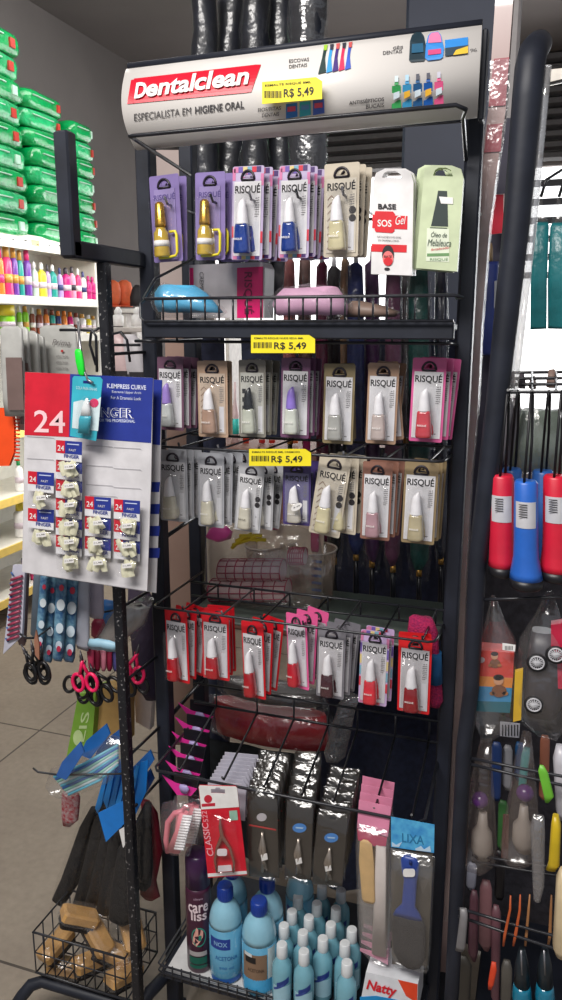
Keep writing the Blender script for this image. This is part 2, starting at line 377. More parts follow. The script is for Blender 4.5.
for px, zz, top, wd, bm, cm, kd, ds in ((6, .68, 462, 8, WH, M(30, 130, 70), 0, 'white bottle with green cap on the lower lit shelf'), (17, .68, 460, 10, WH, WH, 1, 'round white bottle by the orange comb on the lower shelf'), (4, .43, 508, 12, WH, YE, 1, 'cream lotion bottle at the frame edge on the lower shelf'), (13, .43, 505, 10, WH, YE, 1, 'second cream lotion bottle on the lower shelf'), (22, .43, 508, 9, M(80, 170, 215), WH, 0, 'light blue bottle behind the nail card on the lower shelf'), (4, .16, 566, 10, WH, NV, 0, 'white bottle with dark cap on the lowest visible shelf'), (15, .16, 560, 9, PK, WH, 1, 'pink bottle on the lowest visible shelf')):
    wall_bottle(px, zz, top, wd, bm, cm, ds, 'bottles on the lower shelves', kd)
def wp(x, y): return PX(x, y, XS)

# ============================================================ FAR CORNER BEHIND THE SHELVING
YF = 4.9
t = MB().use(M(225, 220, 215, .6)).bbox((-2.42, YF+.1, PY(118, 308, YF).z-.02), (.84, .3, .03), .004)
tl = [MB().use(M(215, 210, 205, .6)).bbox((-2.42+q_*.38, YF+.1, (PY(118, 308, YF).z-.04)/2), (.03, .28, PY(118, 308, YF).z-.04), .004) for q_ in (-1, 1)]
thing('display_counter', 'pale display counter far behind the side arm of the rack', 'counter', [('counter_top', t), ('side_panel', tl[0]), ('side_panel', tl[1])])
pw = PY(125, 274, YB-.02)
struct('lit_strip_panel', MB().use(M(245, 243, 240, .5)).bbox((pw.x, YB-.007, pw.z), (.7, .02, .2), .004))  # white panel added in place of the brightly lit strip of far wall
for cx, r, ds in ((112, 8, 'rounded orange hat nearer the shelving on the far counter'), (124, 8, 'rounded orange hat next to the dark hat')):
    yy = YF+.04+(cx-112)*.01
    m = MB().use(M(232, 110, 70, .6)).loft([(306, cx-r*.7, cx+r*.7, .06), (301, cx-r, cx+r, .09), (290, cx-r, cx+r, .10), (283, cx-r*.8, cx+r*.8, .08), (280, cx-r*.3, cx+r*.3, .02)], yy)
    br = MB().use(M(210, 95, 60, .6)).loft([(307, cx-r, cx+r, .11), (305.5, cx-r, cx+r, .11)], yy)
    thing('orange_hat', ds, 'hat', [('crown', m), ('brim', br)], 'rounded orange hats')
m = MB().use(M(45, 42, 45, .7)).loft([(306, 131, 144, .10), (297, 131, 143, .11), (288, 133, 141, .07), (285, 135, 139, .02)], YF+.12)
thing('dark_hat', 'dark rounded hat beside the orange hats', 'hat', m)
for cx, ds in ((118, 'white round shouldered bottle under the orange hats'), (137, 'white round shouldered bottle half behind the rack post')):
    b = MB().use(WHITE).loft([(326, cx-5, cx+5, .05), (316, cx-5, cx+5, .05), (314, cx-2.5, cx+2.5, .025)], 3.2)
    c = MB().use(WHITE).loft([(315, cx-3, cx+3, .03), (311, cx-3.4, cx+3.4, .035), (307, cx-1.5, cx+1.5, .015)], 3.2)
    thing('white_bottle', ds, 'bottle', [('bottle_body', b), ('cap', c)], 'white bottles below the orange hats')
tw = PY(128, 327, 3.2)
thing('low_table', 'plain pale stand under the white bottles behind the worn post', 'table', [('table_top', MB().use(M(200, 192, 186, .6)).bbox((tw.x, 3.2, tw.z-.012), (.34, .22, .02), .003)), ('pedestal', MB().use(M(190, 182, 176, .6)).bbox((tw.x, 3.2, tw.z/2-.012), (.06, .06, tw.z-.024), .003))])

# ============================================================ THE MAIN RACK
XL, XR = -.725, -.142; YP = 1.36; YR = 1.56
YFR = 1.25
P = []
for x, y in ((XL, YP), (XR+.001, YP), (XL-.01, YR), (XR-.024, YR)):
    pw_ = .030 if x < XL+.1 else .025
    P.append(('post', MB().use(BLACK).bbox((x, y, .985), (pw_, .030, 1.95), .003), [('post_foot', MB().use(BLACK).bbox((x, y, .008), (.04, .04, .016), .003))]))
for z, y in ((.10, YR), (1.925, YR), (.14, YP)):
    P.append(('crossbar', MB().use(BLACK).bbox(((XL+XR)/2, y, z), (XR-XL-.03, .022, .03), .003)))
for z in (.10, 1.54, 1.9):
    for x in ((XL, XR+.006) if z < 1.5 else ()): P.append(('side_rail', MB().use(BLACK).bbox((x, (YP+YR)/2, z), (.02, YR-YP-.03, .028), .003)))
# ladder rungs on the left side
for py in (395, 470, 520, 690):
    z = PX(196, py, XL).z
    P.append(('side_rail', MB().use(WIRE).tube([(XL, YP+.01, z-.002), (XL, YR-.01, z+.01)], .0045)))
# hook rows: (front rail z, left px, right px)
HOOKX = []
ROWS = {}
def hook_row(zf, x0, x1, yf, yb, zb, prongs, arm=True, double=False, rad=.0024):
    q = MB().use(WIRE)
    q.tube([(x0-.006, yb+.06, zb+.004), (x0-.006, yf+.015, zf), (x0-.003, yf+.004, zf), (x0+.006, yf, zf), (x1-.012, yf, zf), (x1-.003, yf+.005, zf), (x1, yf+.018, zf), (x1+.002, YP-.01 if yf < 1.3 else yb, zb)], rad)
    br = MB().use(WIRE).tube([(x0-.006, yb, zb), (x1, yb, zb)], rad+.0002)
    if double: br.tube([(x0-.006, yb, zb-.03), (x1, yb, zb-.03)], rad)
    for px in prongs:
        br.tube([(px, yb, zb-.03 if double else zb-.003), (px, yb, zb)], rad*.8)
    subs = [('prong', MB().use(STEEL if k % 3 == 1 else WIRE).tube([(px, yb, zb), (px, yf+.006, zf-.001), (px, yf+.002, zf+.008)], rad*.8)) for k, px in enumerate(prongs)]
    P.append(('hook_rail', q, subs)); P.append(('back_rail', br))

rowspec = {2: (340, 345), 3: (450, 458), 4: (612, 639)}
yback = {2: 1.44, 3: 1.44, 4: 1.42}
cent = {1: [164, 210, 249, 296, 342, 391, 440], 2: [170, 212, 252, 296, 340, 384, 430], 3: [172, 211, 252, 297, 336, 378, 422], 4: [176, 215, 254, 296, 332, 375, 416]}
for r, (ya, yb_) in rowspec.items():
    zf = (PY(158, ya, YFR).z+PY(445, yb_, YFR).z)/2
    ROWS[r] = zf
    hook_row(zf, XL+.045, XR-.012, YFR, yback[r], zf-.004, [PY(c, ya, YFR).x+.012 for c in cent[r]], double=(r == 4))
# row 1: hooks come forward from a high back rail
z1 = 1.745
q = MB().use(WIRE).tube([(XL+.02, YR-.03, z1), (XR, YR-.03, z1)], .003)
P.append(('back_rail', q, [('prong', MB().use(WIRE if k % 2 else STEEL).tube([(PY(c, 180, YFR).x, YR-.03, z1), (PY(c, 180, YFR).x, YFR+.01, z1+.004), (PY(c, 180, YFR).x, YFR, z1+.014)], .0022)) for k, c in enumerate(cent[1])]))
# rail in front of the header sign, with its bent arm back to the rear post
a0 = PY(130, 136, 1.17); a1 = PY(456, 105, 1.17)
P.append(('hook_rail', MB().use(WIRE).tube([PX(190, 175, XL+.03), a0+Vector((-.004, .02, 0)), a0, a0+Vector((.006, 0, 0)), a1, a1+Vector((.012, .01, -.004)), PY(463, 118, 1.22), PY(466, 160, 1.33)], .0032)))
# upper tray shelf
zt = PY(300, 322, 1.2).z
trX0, trX1 = PY(140, 310, 1.2).x, PY(454, 310, 1.2).x
P.append(('tray_shelf', MB().use(BLACK).bbox(((trX0+trX1)/2, 1.36, zt-.008), (trX1-trX0-.05, .30, .012), .002).bbox(((trX0+trX1)/2, 1.215, zt-.012), (trX1-trX0, .012, .028), .002)))
fen = MB().use(WIRE); zf1 = PY(300, 297, 1.2).z; zf0 = PY(300, 321, 1.2).z
fen.tube([(trX0+.02, 1.42, zf1+.09), (trX0+.004, 1.25, zf1+.035), (trX0, 1.215, zf1+.002), (trX0+.01, 1.2, zf1), (trX1, 1.2, zf1), (trX1+.01, 1.21, zf1-.003), (XR-.014, 1.34, zf1)], .0026)
fen.tube([(trX0, 1.22, zf1), (trX0-.002, 1.205, zf1-.008), (trX0-.002, 1.205, zf0+.006), (trX0+.008, 1.2, zf0), (trX1, 1.2, zf0)], .0022)
bars = [MB().use(WIRE).tube([(x, 1.2, zf0-.002), (x, 1.2, zf1)], .0017, 6) for x in [PY(163+14*k, 310, 1.2).x for k in range(21)]]
P.append(('tray_fence', fen, [('fence_bar', b) for b in bars]))
# second thin rail under the tray on the left
l0 = PY(146, 340, 1.21)
# row 5: basket style hook rail
Y5 = 1.21; z5 = PY(155, 772, Y5).z+.004; x50 = PY(153, 772, Y5).x; x51 = PY(424, 818, Y5).x
z5b = PX(205, 708, x50).z; y5b = PX(205, 708, x50).y
q = MB().use(WIRE).tube([(x50, y5b, z5b), (x50, Y5+.012, z5), (x50+.008, Y5, z5), (x51-.012, Y5, z5), (x51, Y5+.014, z5), (x51+.003, Y5+.15, z5+.045)], .0028)
z5c = z5+.05
br = MB().use(WIRE).tube([(x50, 1.40, z5c), (XR-.015, 1.40, z5c)], .0028).tube([(x50, 1.40, z5c+.045), (XR-.015, 1.40, z5c+.045)], .0024)
p5x = [PY(c, 800, Y5).x for c in (178, 222, 262, 300, 332, 374, 412)]
for x in p5x: br.tube([(x, 1.40, z5c-.004), (x, 1.40, z5c+.045)], .002)
P.append(('hook_rail', q, [('prong', MB().use(WIRE).tube([(x, 1.40, z5c), (x, Y5+.01, z5+.002), (x, Y5+.002, z5+.012)], .0022)) for x in p5x])); P.append(('back_rail', br))
# bottom tray and fence: black colours its dark back, pale sheet its lit front
zt0 = PY(168, 968, 1.2).z-.012; bx0 = PY(160, 968, 1.2).x; bx1 = XR-.004
P.append(('bottom_tray', MB().use(BLACK).bbox(((bx0+bx1)/2, 1.36, zt0-.009), (bx1-bx0, .32, .014), .002), [('lit_tray_front', MB().use(M(205, 205, 205, .35)).bbox((bx0+.14, 1.30, zt0-.001), (.26, .19, .002), .0005))]))
fen = MB().use(WIRE)
za = zt0+.018
for z in (zt0+.001, za): fen.tube([(bx0-.003, 1.42, z+.0), (bx0-.003, 1.20, z), (bx0+.005, 1.196, z), (bx1, 1.196, z)], .0022)
bars = [MB().use(WIRE).tube([(lerp(bx0, bx1, (k+.5)/26), 1.196, zt0-.008), (lerp(bx0, bx1, (k+.5)/26), 1.196, za+.004)], .0018, 6) for k in range(26)]
P.append(('tray_fence', fen, [('fence_bar', b) for b in bars]))
# side arm (plane X = XL), toward the viewer and its worn post
xa = XL-.012
P.append(('side_arm', MB().use(BLACK).bbox((xa, 1.228, 1.667), (.026, .232, .028), .003), [('side_arm_tip', MB().use(BLACK).bbox((xa, 1.122, 1.7475), (.026, .026, .186), .003))]))
P.append(('worn_post', MB().use(WORN).bbox((xa+.006, 1.208, .833), (.018, .020, 1.64), .002)))
for zz in (1.50, 1.42, 1.03, .88, .72, .60):
    P.append(('side_arm_rail', MB().use(WIRE).tube([(xa, 1.22, zz), (xa+.004, YP-.012, zz)], .003)))
# foot tube on the floor
f0 = PZ(14, 1000, .03); 
P.append(('foot_tube', MB().use(BLACK).tube([PY(14, 1008, 1.20), PY(22, 996, 1.21), PY(31, 985, 1.225), PY(44, 981, 1.24), PY(140, 1010, 1.24), (-.74, 1.27, .12), (-.72, 1.36, .12)], .014, 12)))

# header sign: bowed sheet + printed artwork as sub-parts
def HM(u, v, d=0.0):
    # u,v: frame position on the sign, d lifts off the sheet
    a = (u-130)/350.0
    t = (v-lerp(69, 25, a))/(lerp(150, 117, a)-lerp(69, 25, a))
    return PY(u, v, 1.275-.035*(1-(2*t-1)**2)-d)
sheet = MB().use(mat('header_white', c8(214, 210, 206), 0.35, var=0.03, scale=6))
N = 16; vs = []; fs = []
for i in range(N+1):
    t = i/N
    for j in range(2):
        for u, v in ((lerp(126, 136, t)-9*(1-(2*t-1)**2), lerp(69, 150, t)+1.1*(1-(2*t-1)**2)), (lerp(482, 477, t), lerp(25, 117.5, t))): vs.append(HM(u, v)+Vector((0, .004*j, 0)))
for i in range(N):
    a = i*4; b = a+4
    fs += [(a, a+1, b+1, b), (a+2, b+2, b+3, a+3), (a, b, b+2, a+2), (a+1, a+3, b+3, b+1)]
fs += [(0, 2, 3, 1), (N*4, N*4+1, N*4+3, N*4+2)]
sheet.add(vs, fs, True)
hz1, hz0 = PY(300, 47, 1.275).z, PY(300, 133, 1.275).z
capm = MB().use(BLACK).tube([PY(127, 67, 1.275)+V3(0, .006, .002), PY(482, 23.5, 1.275)+V3(0, .006, .002)], .006, 8)
endm = MB().use(BLACK).bbox((PY(482, 60, 1.30).x+.004, 1.30, (hz0+hz1)/2), (.008, .03, hz1-hz0+.0), .002)
endm2 = MB().use(BLACK).bbox((PY(128, 90, 1.30).x, 1.305, (hz0+hz1)/2), (.008, .05, hz1-hz0-.01), .002)
def art_sheet(mb, poly, m, d=.0012, sub=0):
    mb.use(m)
    tris = tessellate_polygon([[Vector((p[0], p[1], 0)) for p in poly]])
    mb.add([HM(p[0], p[1], d) for p in poly], [tuple(x) for x in tris])
logo = MB(); RED = M(205, 30, 52, .35)
# red slanted plate built as thin strips so that it follows the bow
def strip_plate(mb, lefts, rights, m, d):
    mb.use(m); vs = []; fs = []
    K = 8
    for i in range(K+1):
        s = i/K
        vs += [HM(lerp(lefts[0][0], lefts[1][0], s), lerp(lefts[0][1], lefts[1][1], s), d), HM(lerp(rights[0][0], rights[1][0], s), lerp(rights[0][1], rights[1][1], s), d)]
    for i in range(K): fs.append((2*i, 2*i+1, 2*i+3, 2*i+2))
    mb.add(vs, fs)
strip_plate(logo, ((134, 78.5), (127, 104)), ((256, 64.5), (247, 92.5)), RED, .0015)
strip_plate(logo, ((131, 80), (127.5, 101)), ((136, 79), (133, 103)), RED, .0016)
strip_plate(logo, ((255, 64.5), (246, 92.5)), ((261, 64.5), (251, 92)), RED, .0014)
def htext(mb, s, x0, y0, x1, y1, h, m, bold=0.0, shear=0.0, d=.0014):
    mb.use(m); mb.text(s, lambda a, b: HM(x0+(x1-x0)*a, y0+(y1-y0)*a-h*b, d), bold, shear)
htext(logo, 'D', 134, 98.5, 146.5, 97, 15.5, WHITE, .035, .2, .005); htext(logo, 'ental', 146, 97, 196.5, 90.5, 17.5, WHITE, .03, .2, .005); htext(logo, 'clean', 194.5, 90.7, 249, 84, 18, WHITE, .03, .2, .005)
lets = []
def hl(*a, **k):
    m = MB(); htext(m, *a, **k); lets.append(m)
GREYI = M(70, 68, 70, .5)
hl('ESPECIALISTA EM', 134, 121, 191, 114.3, 7.2, GREYI, 0); hl('HIGIENE ORAL', 195, 114.2, 244, 108.2, 7.6, GREYI, .02)
hl('ESCOVAS', 289, 63, 309, 61, 3.6, GREYI, .01); hl('DENTAIS', 289, 68.5, 307, 66.5, 3.6, GREYI, .01)
hl('GÉIS', 393, 49.5, 403, 48.6, 3.6, GREYI, .01); hl('DENTAIS', 383, 54.8, 402, 52.8, 3.6, GREYI, .01)
hl('FIOS/FITAS', 258, 112, 281, 109.8, 3.8, GREYI, .01); hl('DENTAIS', 262, 117.5, 279, 115.8, 3.8, GREYI, .01)
hl('ANTISSÉPTICOS', 349, 105, 384, 101, 4.6, GREYI, .02); hl('BUCAIS', 366, 109, 384, 107, 4.2, GREYI, .01)
hl('%', 470, 52, 477, 51, 3, GREYI)
pics = [MB()]; pic = pics[0]
def nextpic():
    global pic
    pic = MB(); pics.append(pic)
def q4(x0, y0, x1, y1, m, d=.002, sk=0): art_sheet(pic, [(x0, y0), (x1, y0-(x1-x0)*.125), (x1-sk, y1-(x1-x0)*.125), (x0-sk, y1)], m, d)
for i, m in enumerate((M(40, 60, 60), M(60, 150, 215), M(70, 50, 120), M(215, 50, 90), M(60, 90, 190))):
    x = 321+i*6.2
    art_sheet(pic, [(x+3, 47-i*.7), (x+6, 46.7-i*.7), (x+4, 58-i*.5), (x+5, 72-i), (x-1 if i else x-3, 74-i), (x+1, 58)], m, .002)
    art_sheet(pic, [(x+2.8, 45-i*.7), (x+6.6, 44.3-i*.7), (x+5.8, 50-i*.7), (x+3, 50.3-i*.7)], M(150, 190, 60) if i == 0 else (M(60, 60, 70) if i % 2 else M(200, 90, 90)), .003)
nextpic()
art_sheet(pic, [(410, 41), (412, 35), (416, 32), (421, 32), (424, 36), (426, 46), (425, 59), (424, 61), (411, 62), (409, 60)], M(32, 52, 62), .002)
art_sheet(pic, [(412, 44), (423, 43), (423.5, 52), (411.5, 53)], M(40, 90, 120), .0028)
art_sheet(pic, [(426, 44), (428, 36), (431, 32.5), (438, 31.5), (441, 35), (444, 48), (443, 57), (440, 59), (428, 60.5), (425, 58)], M(55, 130, 205), .003)
art_sheet(pic, [(429, 36), (431.5, 32.8), (438, 32), (440.5, 35.5), (441.5, 42), (428, 43)], M(215, 120, 160), .0038)
art_sheet(pic, [(428, 50), (441, 48.5), (441, 53.5), (428, 55)], M(200, 70, 120), .0038)
art_sheet(pic, [(445, 40), (468, 37), (468, 45), (445, 48)], M(50, 130, 205), .003); art_sheet(pic, [(445, 48), (468, 45), (468, 53), (445, 56)], M(40, 60, 75), .003); art_sheet(pic, [(456, 50), (468, 46), (468, 53), (453, 55)], M(220, 180, 50), .0038)
nextpic()
for i, (m, cm) in enumerate(((M(60, 160, 90), M(190, 210, 215)), (M(60, 150, 200), M(150, 190, 215)), (M(40, 90, 140), M(35, 40, 60)), (M(30, 90, 170), M(30, 35, 60)), (M(225, 90, 140), M(170, 170, 185)))):
    x = 392+i*10.6; y = 94-i*1.0
    art_sheet(pic, [(x, y-8), (x+8.6, y-9), (x+9.2, y+15-.8), (x-.2, y+16.5)], m, .002); art_sheet(pic, [(x+2.2, y-9), (x+3, y-13), (x+6, y-13.4), (x+6.6, y-9.4)], m, .002)
    art_sheet(pic, [(x+2.8, y-12), (x+6.2, y-12.4), (x+6.2, y-18.4), (x+2.8, y-18)], cm, .003); art_sheet(pic, [(x+1.5, y-1), (x+7.5, y-3), (x+7.5, y+3), (x+1.5, y+6)], M(210, 225, 235) if i % 2 == 0 else M(235, 180, 60), .0035)
nextpic()
for i, m in enumerate((M(50, 120, 200), M(60, 170, 190), M(70, 100, 190))):
    x = 286+i*13.5; y = 104-i*1.8
    art_sheet(pic, [(x, y), (x+11, y-1.4), (x+11.5, y+14-1.4), (x, y+15)], m, .002); art_sheet(pic, [(x+1.5, y+3), (x+9.5, y+2), (x+9.5, y+7), (x+1.5, y+8)], M(215, 80, 110) if i != 1 else M(90, 140, 200), .0025)
P.append(('header_sign', sheet, [('sign_cap', capm), ('sign_end', endm), ('logo_plate', logo)]+[('lettering', q_) for q_ in lets]+[('product_picture', q_) for q_ in pics]+[]))
rack = thing('display_rack', 'tall black metal wire display rack with white header sign', 'display rack', P, base=Vector(((XL+XR)/2, 1.45, 0)))

# price tags clipped to rails
YEL = mat('tag_yellow', c8(240, 222, 40), 0.5, var=0.04)
def price_tag(x0, y0, x1, y1, dy, Y, label, small):
    # dy: drop of the tag's right end
    m = MB().use(YEL).slab([(x0, y0), (x1-6, y0+dy), (x1, y0+dy+4), (x1, y1+dy), (x0, y1)], Y, .0012)
    hd = y1-y0; w_ = x1-x0
    tx = MB().use(INK); tx.ptext('R$ 5,49', (x0+w_*.36, y1-hd*.16+dy*.36), (x0+w_*.86, y1-hd*.16+dy*.86), hd*.44, Y-.0008, .012)
    tx.ptext(small, (x0+w_*.05, y0+hd*.24+dy*.05), (x0+w_*.82, y0+hd*.24+dy*.8), hd*.14, Y-.0008, .01)
    for k in range(13):
        xx = x0+w_*(.04+.022*k); wq = .5 if k % 3 else .9
        tx.slab([(xx, y0+hd*.4), (xx+wq, y0+hd*.4), (xx+wq, y0+hd*.72), (xx, y0+hd*.72)], Y-.0008, .0004)
    thing('price_tag', label, 'price tag', [('tag_card', m), ('tag_print', tx)], 'yellow price tags reading R$ 5,49')
price_tag(262, 82, 322, 104, -5, 1.222, 'yellow price tag R$ 5,49 stuck on the white header sign', 'ESMALTE RISQUÉ 8ML')
price_tag(251, 335, 315, 353, 0, 1.188, 'yellow price tag R$ 5,49 just under the upper wire tray', 'ESMALTE RISQUÉ NUDE SEDA 8ML')
price_tag(249, 449, 311, 466, 0, YFR-.006, 'yellow price tag R$ 5,49 on the rail above the purple-edged pack', 'ESMALTE RISQUÉ 8ML CREMOSO')

# ============================================================ NAIL POLISH PACKS
def V(x, y, z): return Vector((x, y, z))
def hole_poly(cx, cz, s): # sombrero shaped hang hole
    p = []
    for k in range(9):
        a = math.pi*k/8; p.append((cx+s*.5*math.cos(a), cz+s*.55*math.sin(a)))
    p = [(cx+s, cz-s*.15), (cx+s, cz+.1*s)]+p+[(cx-s, cz+.1*s), (cx-s, cz-s*.15)]
    return p
def make_pack(border, insert, cap, body, deco='', capdark=False, border2=None, oil=False, ring=False):
    W, Hh = .052, .138
    card = MB().use(border)
    fn = lambda a, b, d: V(a, d, b)
    card.prism(rrect(-W/2, -Hh, W/2, 0, .003), [hole_poly(0, -.0155, .0110)], .0009, fn)
    if border2:
        for k, m in enumerate(border2):
            z = -.006-k*.021; card.use(m)
            for sx in (-1, 1):
                zz = z-(.008 if sx > 0 else 0)
                if len(border2) == 6 and k not in (0, 4): continue
                card.box((sx*(W/2-.0026), -.0003, zz-.006), (.0048, .0006, .017))
            card.box((-.02+.0075*k, -.0003, -Hh+.006), (.007, .0006, .010)); card.box((-.02+.0075*k, -.0003, -.005), (.007, .0006, .008))
    ins = MB().use(insert)
    iw = .86 if not oil else .70
    ins.prism([(-W/2*iw, -Hh*.955), (W/2*iw, -Hh*.955), (W/2*iw, -Hh*.16), (-W/2*iw, -Hh*.16)], [], .0005, lambda a, b, d: V(a, -.0012+d, b))
    pr = MB().use(INK)
    if not oil:
        pr.text('RISQUÉ', lambda a, b: V(-W*.40+a*W*.80, -.0016, -Hh*.30+b*Hh*.115), .024)
        pr.use(M(120, 118, 120, .6))
        for k in range(9): pr.box((W*.29, -.0015, -Hh*(.34+.024*k)), (W*.10*(1 if k % 3 else .6), .0003, .0013))
        for k in range(8): pr.box((W*.36, -.0015, -Hh*(.335+.025*k)), (W*.03, .0003, .0016))
        pr.box((W*.26, -.0015, -Hh*.9), (W*.08, .0003, .002))
        pr.use(M(205, 205, 210, .3)).box((W*.30, -.0014, -Hh*.76), (W*.16, .0003, Hh*.34))
    else:
        pr.use(M(70, 55, 120, .5)).text('RISQUÉ', lambda a, b: V(-W*.36+a*W*.72, -.0016, -Hh*.295+b*Hh*.09), .01)
        for k in range(10): pr.box((-W*.2, -.0015, -Hh*(.33+.03*k)), (.004, .0003, .002))
    if deco in ('chev', 'chevdots'):
        pr.use(M(120, 95, 80, .5))
        for k in range(8):
            z = -Hh*(.36+.075*k)
            for sx in (-1, 1):
                pr.add([V(-W*.28, -.0016, z+.004), V(-W*.28, -.0016, z+.0022), V(-W*.28+sx*W*.11, -.0016, z-.0042), V(-W*.28+sx*W*.11, -.0016, z-.0024)], [(0, 1, 2, 3)])
    if deco in ('dots', 'chevdots'):
        pr.use(M(45, 42, 45, .5))
        for k in range(2): pr.prism([(W*.33+.0052*math.cos(a), -Hh*(.50+.085*k)+.0056*math.sin(a)) for a in [2*math.pi*i/14 for i in range(14)]], [], .0003, lambda a, b, d: V(a, -.0018+d, b))
    if deco == 'vert':
        pr.use(INK)
        for k in range(5): pr.box((-W*.30, -.0016, -Hh*(.40+.11*k)), (W*.13, .0003, Hh*.06))
    tilt = Matrix.Rotation(math.radians(-2), 3, 'Y'); bx = -.004
    cb = MB().use(cap); bb = MB().use(body); yb = -.0115
    if oil:
        cb.lathe((bx, yb, 0), [(.0040, -Hh*.315), (.0070, -Hh*.34), (.0088, -Hh*.57), (.0092, -Hh*.60)], 16, axis=None)
        bb.lathe((bx, yb, 0), [(.0076, -Hh*.60), (.0080, -Hh*.63), (.0115, -Hh*.67), (.0128, -Hh*.93), (.0112, -Hh*.955)], 18)
        bt = MB().use(WHITE).lathe((bx, yb, 0), [(.0123, -Hh*.76), (.0128, -Hh*.83)], 18)
        hd = MB().use(mat('yellow_grip', c8(232, 214, 60), .3)).tube([(.009, -.008, -Hh*.66), (.019, -.008, -Hh*.66), (.021, -.008, -Hh*.70), (.021, -.008, -Hh*.90), (.018, -.008, -Hh*.94), (.004, -.008, -Hh*.955), (-.012, -.008, -Hh*.955)], .0022)
        kids = [('cap', cb), ('bottle_print', bt)]
        extra = [('yellow_handle', hd)]
    else:
        # tapered cap with slanted tip, slightly flared glass below
        rr = []
        for r, z, sl in ((.0094, -Hh*.625, 0), (.0090, -Hh*.61, 0), (.0070, -Hh*.46, 0), (.0052, -Hh*.385, .004), (.0034, -Hh*.368, .006)):
            rr.append([tilt@V(r*math.cos(2*math.pi*k/16)*1.05, r*math.sin(2*math.pi*k/16), z+Hh*.64+sl*math.cos(2*math.pi*k/16)*r/.006)+V(bx+.001, yb, -Hh*.64) for k in range(16)])
        cb.rings(rr)
        rr = []
        for r, z in ((.0092, -Hh*.618), (.0106, -Hh*.65), (.0128, -Hh*.90), (.0124, -Hh*.93), (.0104, -Hh*.937)):
            ring = []
            for k in range(20):
                a = 2*math.pi*k/20; ca, sa = math.cos(a), math.sin(a)
                ring.append(tilt@V(math.copysign(abs(ca)**.6, ca)*r, math.copysign(abs(sa)**.6, sa)*r*.85, z+Hh*.64)+V(bx+.001, yb, -Hh*.64))
            rr.append(ring)
        bb.rings(rr)
        tx = MB().use(WHITE if deco != 'dots' else INK).text('RISQUÉ', lambda a, b: V(bx-.0065+a*.014, yb-.0128, -Hh*.80+b*.0042), .02)
        kids = [('cap', cb), ('bottle_print', tx)]; extra = []
    if ring:
        extra = extra+[('hanger_arch', MB().use(M(40, 34, 44, .4)).tube([(.0105*math.cos(a), -.0012, -.019+.0125*math.sin(a)) for a in [math.pi*k/10 for k in range(11)]]+[(-.0105, -.0012, -.020), (.0105, -.0012, -.020)], .0019, 6, closed=False))]
    bl = MB().use(FILM); R = []
    for d, i in ((-.0014, 0), (-.019, .002), (-.0235, .006)):
        a, b = W*.36-i, Hh*.33-i
        R.append([V(x-.002, d, z-Hh*.62) for x, z in ((a, -b), (a, b), (a*.4, b+.004), (-a*.4, b+.004), (-a, b), (-a, -b))])
    bl.rings(R, False)
    fl_ = MB().use(film('pack_film', gloss=.045, haze=.0, bscale=25, bump=.5)).add([V(-W/2, -.0030, -Hh*.98), V(W/2, -.0030, -Hh*.98), V(W/2, -.0030, -Hh*.12), V(-W/2, -.0030, -Hh*.12), V(-W/2, -.0027, -Hh*.98), V(W/2, -.0027, -Hh*.98), V(W/2, -.0027, -Hh*.12), V(-W/2, -.0027, -Hh*.12)], [(0, 1, 2, 3), (7, 6, 5, 4), (0, 4, 5, 1), (2, 6, 7, 3)])
    return dict(card=card, insert=ins, print=pr, bottle=bb, kids=kids, extra=extra, blister=bl)
def pack_root(d):
    r = bpy.data.objects.new('nail_polish_pack', None); COL.objects.link(r); r.empty_display_size = .02
    c = obj('backing_card', d['card'], r); obj('printed_insert', d['insert'], c); obj('lettering', d['print'], c)
    b = obj('polish_bottle', d['bottle'], r)
    for n_, m_ in d['kids']: obj(n_, m_, b)
    for n_, m_ in d['extra']: obj(n_, m_, r)
    obj('blister', d['blister'], r)
    r['category'] = 'nail polish pack'
    return r
INS = M(212, 211, 214, .4); CW = M(232, 231, 235, .3)
RB = [M(200, 120, 160, .4), M(110, 90, 165, .4), M(210, 190, 130, .4), M(120, 165, 185, .4), M(200, 60, 75, .4), M(80, 60, 110, .4)]
def glass(r, g, b): return mat('polish_%d_%d_%d' % (r, g, b), c8(r, g, b), 0.12, var=.12, scale=40, coat=1.0)
